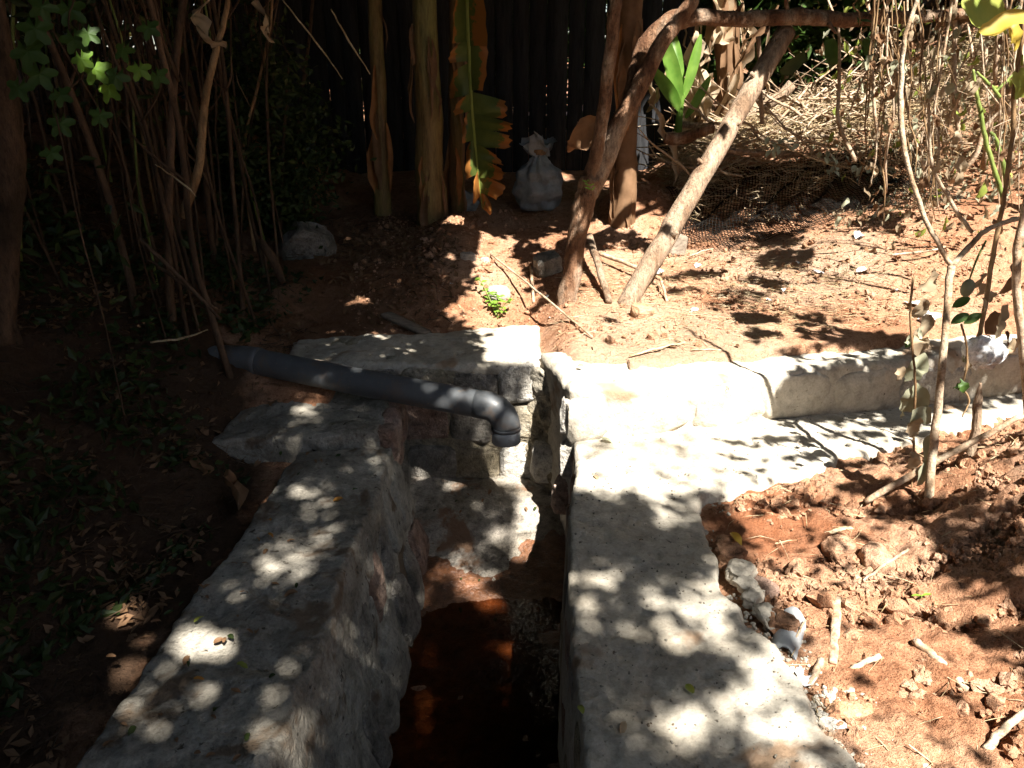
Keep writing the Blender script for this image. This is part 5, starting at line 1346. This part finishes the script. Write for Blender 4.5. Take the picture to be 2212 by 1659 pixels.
lay(1386, 684, (.055, .045, .035), (.3, .1, .5), 36, 'stone_brown', 'stone', 'angular orange-brown stone in the litter below the pole', 'stone', .55, .12, .2)
lay(1839, 1548, (.062, .028, .022), (.1, .0, .03), 37, 'stone_brown', 'stone', 'oblong reddish-brown stone on the soil at lower right', 'stone', .8, .1, .2)
lay(1765, 1560, (.07, .022, .02), (.0, .0, -.62), 38, 'stone_pale', 'stone', 'long whitish stone at the right wall edge near the oblong brown stone', 'stone', .6, .1, .3)
lay(1800, 1075, (.03, .025, .022), (.1, .0, .4), 39, 'clod', 'stone', 'reddish lump of soil beside the wet patch', 'clod', .8)
lay(1810, 1200, (.055, .045, .04), (.1, .0, .4), 40, 'clod', 'clod', 'large rounded clod of red soil below the stick', 'clod', .8, .14, .2)
lay(1890, 1225, (.06, .045, .045), (.1, .0, 1.4), 41, 'clod', 'clod', 'large knobbly clod of red soil right of the rounded one', 'clod', .8, .16, .2)
lay(1645, 1275, (.055, .035, .03), (.1, .0, -.7), 42, 'stone_red', 'stone', 'smooth reddish stone bedded along the outer edge of the right wall', 'stone', .85, .08)
def stick(px0, py0, px1, py1, r_, mat, label, lift=(.02, .03), name='stick', cat='stick', ground=True, bend=0.0, flat=1.0):
    p, q_ = at_g(px0, py0), at_g(px1, py1); p = p + np.array([0, 0, lift[0]]); q_ = q_ + np.array([0, 0, lift[1]])
    m_ = (p + q_) / 2 + np.array([bend, -bend, .006])
    g = G(); tube(g, [p, m_, q_], [r_, r_ * .95, r_ * .8], 22, 9, .004, int(px0), .13, True, flat); return tag(g.build(name, M[mat]), label, cat)
stick(1864, 1100, 2187, 989, .012, 'stick_pale', 'long pale stick propped across the dug soil at right', (.03, .16))
stick(1292, 568, 1425, 622, .013, 'stick_pale', 'pale stick lying across the foot of the leaning pole', (.06, .05))
stick(1425, 622, 1440, 655, .008, 'stick_pale', 'short bent end piece below the pale crossing stick', (.05, .01))
stick(1270, 570, 1315, 660, .022, 'pole', 'short split stake leaning between the forked tree and the pole', (.16, .02), 'stake', 'stake')
stick(1060, 560, 1280, 735, .006, 'twig', 'long thin twig running down the sunlit soil left of the tree', (.03, .012))
stick(1147, 590, 1153, 660, .009, 'stick_pale', 'short pale forked twig crossing the long thin twig', (.04, .015))
stick(1804, 1306, 1797, 1446, .014, 'stick_pale', 'pale flat wood splinter lying upright on the soil, lower right', (.03, .02), 'wood_splinter', 'splinter', True, 0, .5)
stick(1897, 1431, 1812, 1472, .008, 'stick_pale', 'short pale stick with a white end on the soil at lower right', (.02, .015))
stick(1972, 1407, 2090, 1500, .012, 'stick_pale', 'pale stick half buried in the soil at lower right', (.035, .01))
stick(1772, 1440, 1748, 1492, .010, 'stick_pale', 'stubby pale stick beside the right wall edge', (.02, .015))
stick(1958, 1216, 1862, 1272, .005, 'twig', 'thin forked twig on the clods in the middle of the dug soil', (.05, .03))
stick(1922, 571, 2040, 545, .007, 'twig', 'thin curved twig on the sunlit terrace near the sapling', (.05, .03), bend=.03)
stick(1480, 745, 1360, 775, .007, 'straw', 'flat straw stalk along the back of the retaining wall', (.012, .012), flat=.4)
stick(1620, 770, 1490, 760, .006, 'straw', 'second straw stalk on the retaining wall top', (.012, .012), flat=.4)
stick(2120, 1640, 2215, 1560, .010, 'twig', 'twig at the bottom right corner', (.03, .05))
stick(1735, 1370, 1700, 1420, .003, 'twig', 'fine twig leaning on the broken pipe end', (.05, .01))
stick(1490, 560, 1540, 545, .003, 'leaf_silver', 'thin pale green plastic straw right of the grey block', (.02, .02), 'drinking_straw', 'straw')
stick(1780, 1160, 1850, 1150, .010, 'straw', 'flat piece of dry husk on the soil near the wet patch', (.012, .02), 'husk', 'husk', flat=.4)
# scraps of white paper and plastic
for k, (px, py, s, lab) in enumerate([(1766, 592, .032, 'torn white paper scrap in the middle of the sunlit terrace'), (1691, 631, .016, 'small white scrap below the torn paper'), (1661, 652, .014, 'tiny white scrap left of the straw patch'), (1975, 660, .045, 'large white paper scrap beside the sapling on the terrace'),
                                    (1933, 630, .016, 'small white scrap left of the large paper'), (1854, 512, .035, 'crumpled white paper high on the terrace'), (1721, 572, .016, 'small white scrap among the leaf shadows'), (1179, 645, .022, 'bent white plastic scrap left of the tree foot'), (1187, 690, .012, 'tiny white scrap on the long twig'),
                                    (1423, 592, .026, 'white lump beside the foot of the pole'), (1507, 577, .02, 'round white scrap right of the grey block'), (1523, 500, .022, 'white scrap on the slope above the block'), (1498, 674, .018, 'bluish-white plastic scrap in the litter'), (1386, 522, .012, 'tiny white scrap left of the pole'),
                                    (976, 617, .012, 'tiny bluish scrap at the edge of the shade'), (1866, 590, .03, 'folded grey paper scrap on the terrace'), (2000, 690, .05, 'white lime lump at the foot of the sapling'), (1895, 1368, .012, 'tiny white flake on the dug soil'), (1740, 1470, .03, 'white mortar crumb at the right wall edge')]):
    p = at_g(px, py) + np.array([0, 0, .012]); g = G(); rr_ = random.Random(k)
    a = rr_.uniform(0, 6.28); blade(g, p - np.array([math.cos(a), math.sin(a), 0]) * s, (math.cos(a), math.sin(a), .2), (0, -.3, 1), s * 2, s * 1.5, .6, .3, 5, .4, .25, s * .5, k)
    tag(g.build('paper_scrap', M['paper']), lab, 'scrap')
# little green plant in front of the headwall
lp = at_g(1075, 690)
gp = thing('small_plant', 'small bright green leafy plant growing behind the headwall corner', 'plant', lp)
rr = random.Random(8)
for k in range(5):
    e = at_g(1040 + 13 * k + rr.uniform(-8, 8), 640 + 12 * k) + np.array([0, 0, .05 + rr.uniform(0, .05)])
    g = G(); tube(g, [lp, (lp + e) / 2 + np.array([0, 0, .02]), e], [.003, .0025, .0015], 8, 5); g.build('stem', M['stem_green'], gp)
    for j in range(11):
        t = rr.uniform(.25, 1.05); b = lp * (1 - t) + e * t + np.array([0, 0, .01]); a = rr.uniform(0, 6.28)
        g = G(); blade(g, b, (math.cos(a), math.sin(a), rr.uniform(0, .6)), (0, -.3, 1), rr.uniform(.028, .048), rr.uniform(.013, .02), .5, .2, 4); g.build('leaf', M['leaf_bright'], gp)
sd_ = at_g(1986, 1310); sg = thing('seedling', 'tiny green seedling on the dug soil at lower right', 'seedling', sd_)
g = G(); tube(g, [sd_, sd_ + np.array([0, 0, .04])], [.0015, .001], 4, 5); g.build('stem', M['stem_green'], sg)
for a in (.4, 3.3):
    g = G(); blade(g, sd_ + np.array([0, 0, .038]), (math.cos(a), math.sin(a) * .4, .3), (0, 0, 1), .032, .011, .4, .2, 4); g.build('leaf', M['leaf_bright'], sg)

# fallen leaves on the walls and bed
fl = []
for k in range(5):
    g = G(); blade(g, (-.5, 0, 0), (1, 0, .15), (0, 0, 1), 1.0, .5, .7, .35, 6, .4, .8, .08, k); fl.append(np.concatenate(g.V)); fq = g.Q
flm = {}
def fallen(p, s, mat, label, group=None):
    k = random.randrange(5)
    if (k, mat) not in flm:
        me = make_mesh('fallen_leaf', fl[k], fq, []); me.materials.append(M[mat]); flm[(k, mat)] = me
    o = bpy.data.objects.new('fallen_leaf', flm[(k, mat)]); COL.objects.link(o)
    o.location = [float(v) for v in p]; o.scale = (s, s, s); o.rotation_euler = (random.uniform(-.25, .25), random.uniform(-.25, .25), random.uniform(0, 6.28)); tag(o, label, 'fallen leaf', group)
random.seed(5)
for k in range(58):
    y = random.uniform(1.15, 2.85); x = random.uniform(-1.05, -.60)
    fallen((x, y, .012), random.uniform(.014, .030), random.choice(['leaf_brown', 'leaf_brown', 'leaf_brown', 'leaf_dark']), 'small dead brown leaf lying on top of the left wall', 'dead leaves on the left wall')
for k in range(26):
    y = random.uniform(2.55, 3.3); x = random.uniform(-.36, .12)
    fallen((x, y, float(bed_z(np.array([x]), np.array([y]))[0]) + .01), random.uniform(.014, .03), random.choice(['leaf_brown', 'leaf_dark']), 'small dead leaf on the concrete floor of the channel', 'dead leaves on the channel floor')
for px, py, s, m, lab in [(730, 1077, .036, 'leaf_orange', 'bright orange leaf on the left wall top near its far end'), (582, 1122, .026, 'leaf_orange', 'small orange leaf on the left part of the left wall'), (585, 1155, .024, 'leaf_orange', 'orange-tipped leaf just below the small orange one'), (768, 1055, .024, 'leaf', 'small green leaf beside the bright orange leaf'),
                          (430, 1335, .032, 'leaf_yellow', 'yellow-green leaf on the left edge of the left wall'), (523, 1436, .034, 'leaf_yellow', 'narrow yellow-green leaf in the middle of the left wall'), (628, 1280, .04, 'leaf_brown', 'upright curled brown leaf on the left wall'), (430, 1465, .026, 'leaf_orange', 'dull orange leaf low on the left wall'),
                          (1288, 1030, .032, 'leaf_dry', 'dry leaf at the far left corner of the right wall'), (1490, 1485, .034, 'leaf_yellow', 'pale yellowish leaf on the right wall, lower part'), (1345, 1570, .034, 'leaf_dry', 'thin dry leaf near the bottom of the right wall'), (1312, 950, .05, 'leaf_grey', 'long grey-green leaf at the foot of the retaining wall'),
                          (1590, 1160, .06, 'leaf_gold', 'crumpled yellow leaf on the soil beside the right wall'), (1255, 1530, .03, 'leaf_yellow', 'pale leaf at the channel edge of the right wall'), (1385, 1165, .016, 'leaf_brown', 'tiny brown leaf in the shaded part of the right wall')]:
    fallen(at_z(px, py, .012), s, m, lab)
for k in range(16):
    px, py = random.uniform(1200, 1900), random.uniform(690, 800); p = at_g(px, py); 
    if p[1] < step_line(p[0]) + .1: continue
    fallen(p + np.array([0, 0, .012]), random.uniform(.03, .06), random.choice(['leaf_dry', 'leaf_brown']), 'curled dry leaf in the litter along the retaining wall top', 'dry leaves along the retaining wall')

# crumbled soil and gravel that nobody could count
def crumbs(name, label, cat, P, sizes, mat, seed, level=1):
    r_ = np.random.default_rng(seed); V0, F0 = ICO[level]; n = len(P); m = len(V0)
    V = V0[None] * (1 + (.28 if level else .16) * r_.normal(size=(n, m, 1)).clip(-1.4, 1.4)) * (sizes[:, None, None] * r_.uniform(.6, 1.25, (n, 1, 3)))
    a = r_.uniform(0, 6.28, n); c, s = np.cos(a)[:, None], np.sin(a)[:, None]
    V = np.stack([V[..., 0] * c - V[..., 1] * s, V[..., 0] * s + V[..., 1] * c, V[..., 2]], -1) + P[:, None]
    T = (F0[None] + (np.arange(n) * m)[:, None, None]).reshape(-1, 3)
    g = G(); g.add(V.reshape(-1, 3), None, T); return tag(g.build(name, M[mat], smooth_shade=False), label, cat, kind='stuff')
def ground_pts(n, f, xr, yr, seed):
    r_ = np.random.default_rng(seed); x, y = r_.uniform(*xr, n), r_.uniform(*yr, n); k = f(x, y, r_); return x[k], y[k], r_
x, y, r_ = ground_pts(28000, lambda x, y, r: (sd_poly(x, y, RW) < -.02) & (y < step_line(x) - .02) & (fbm(np.stack([x * 3, y * 3, x * 0], 1), 2, 12) > r.uniform(-.5, .35, len(x))), (.66, 2.5), (1.0, 3.4), 71)
sz = .0035 + .011 * r_.random(len(x)) ** 3 + .016 * (r_.random(len(x)) > .975) + .022 * (r_.random(len(x)) > .994)
crumbs('soil_crumbs', 'crumbled red soil over the dug ground at lower right', 'soil', np.stack([x, y, base(x, y) + sz * .3 + .006], 1), sz, 'clod', 72)
x, y, r_ = ground_pts(6500, lambda x, y, r: (y > step_line(x) + .3) | ((x < .15) & (y > 4.0)), (-.9, 2.6), (3.4, 5.6), 73)
sz = .003 + .008 * r_.random(len(x)) ** 4 + .014 * (r_.random(len(x)) > .985) + .012 * (np.hypot(x - .87, y - 5.2) < .5) * r_.random(len(x)) ** 2 + .012 * (np.hypot((x + .33), (y - 4.8) * .5) < .25) * r_.random(len(x)) ** 2
crumbs('soil_crumbs', 'small crumbs of red soil over the upper terrace', 'soil', np.stack([x, y, base(x, y) + sz * .3 + .004], 1), sz, 'clod', 74)
x, y, r_ = ground_pts(9000, lambda x, y, r: (sd_poly(x, y, RW) < .05) & (sd_poly(x, y, RW) > -.11 - .07 * (y < 1.6)) & (x > .55) & (r.random(len(x)) < np.clip(1.6 - (y - 1.2) * 1.9, .05, 1)), (.6, 1.3), (.9, 2.6), 75)
sz = .0035 + .008 * r_.random(len(x)) ** 2
crumbs('gravel', 'pale gravel and mortar crumbs along the outer edge of the right wall', 'gravel', np.stack([x, y, np.maximum(base(x, y), np.where(sd_poly(x, y, RW) > 0, -.03, -.2)) + .006], 1), sz, 'concrete', 76, 0)
x, y, r_ = ground_pts(1500, lambda x, y, r: (sd_poly(x, y, RW) > .02), (.15, 1.8), (1.0, 3.3), 77)
sz = .0015 + .003 * r_.random(len(x)) ** 3
crumbs('grit', 'dark grit and crumbs scattered on the right wall top', 'grit', np.stack([x, y, rw_top(x, y) + .001], 1), sz, 'concrete_dark', 78)
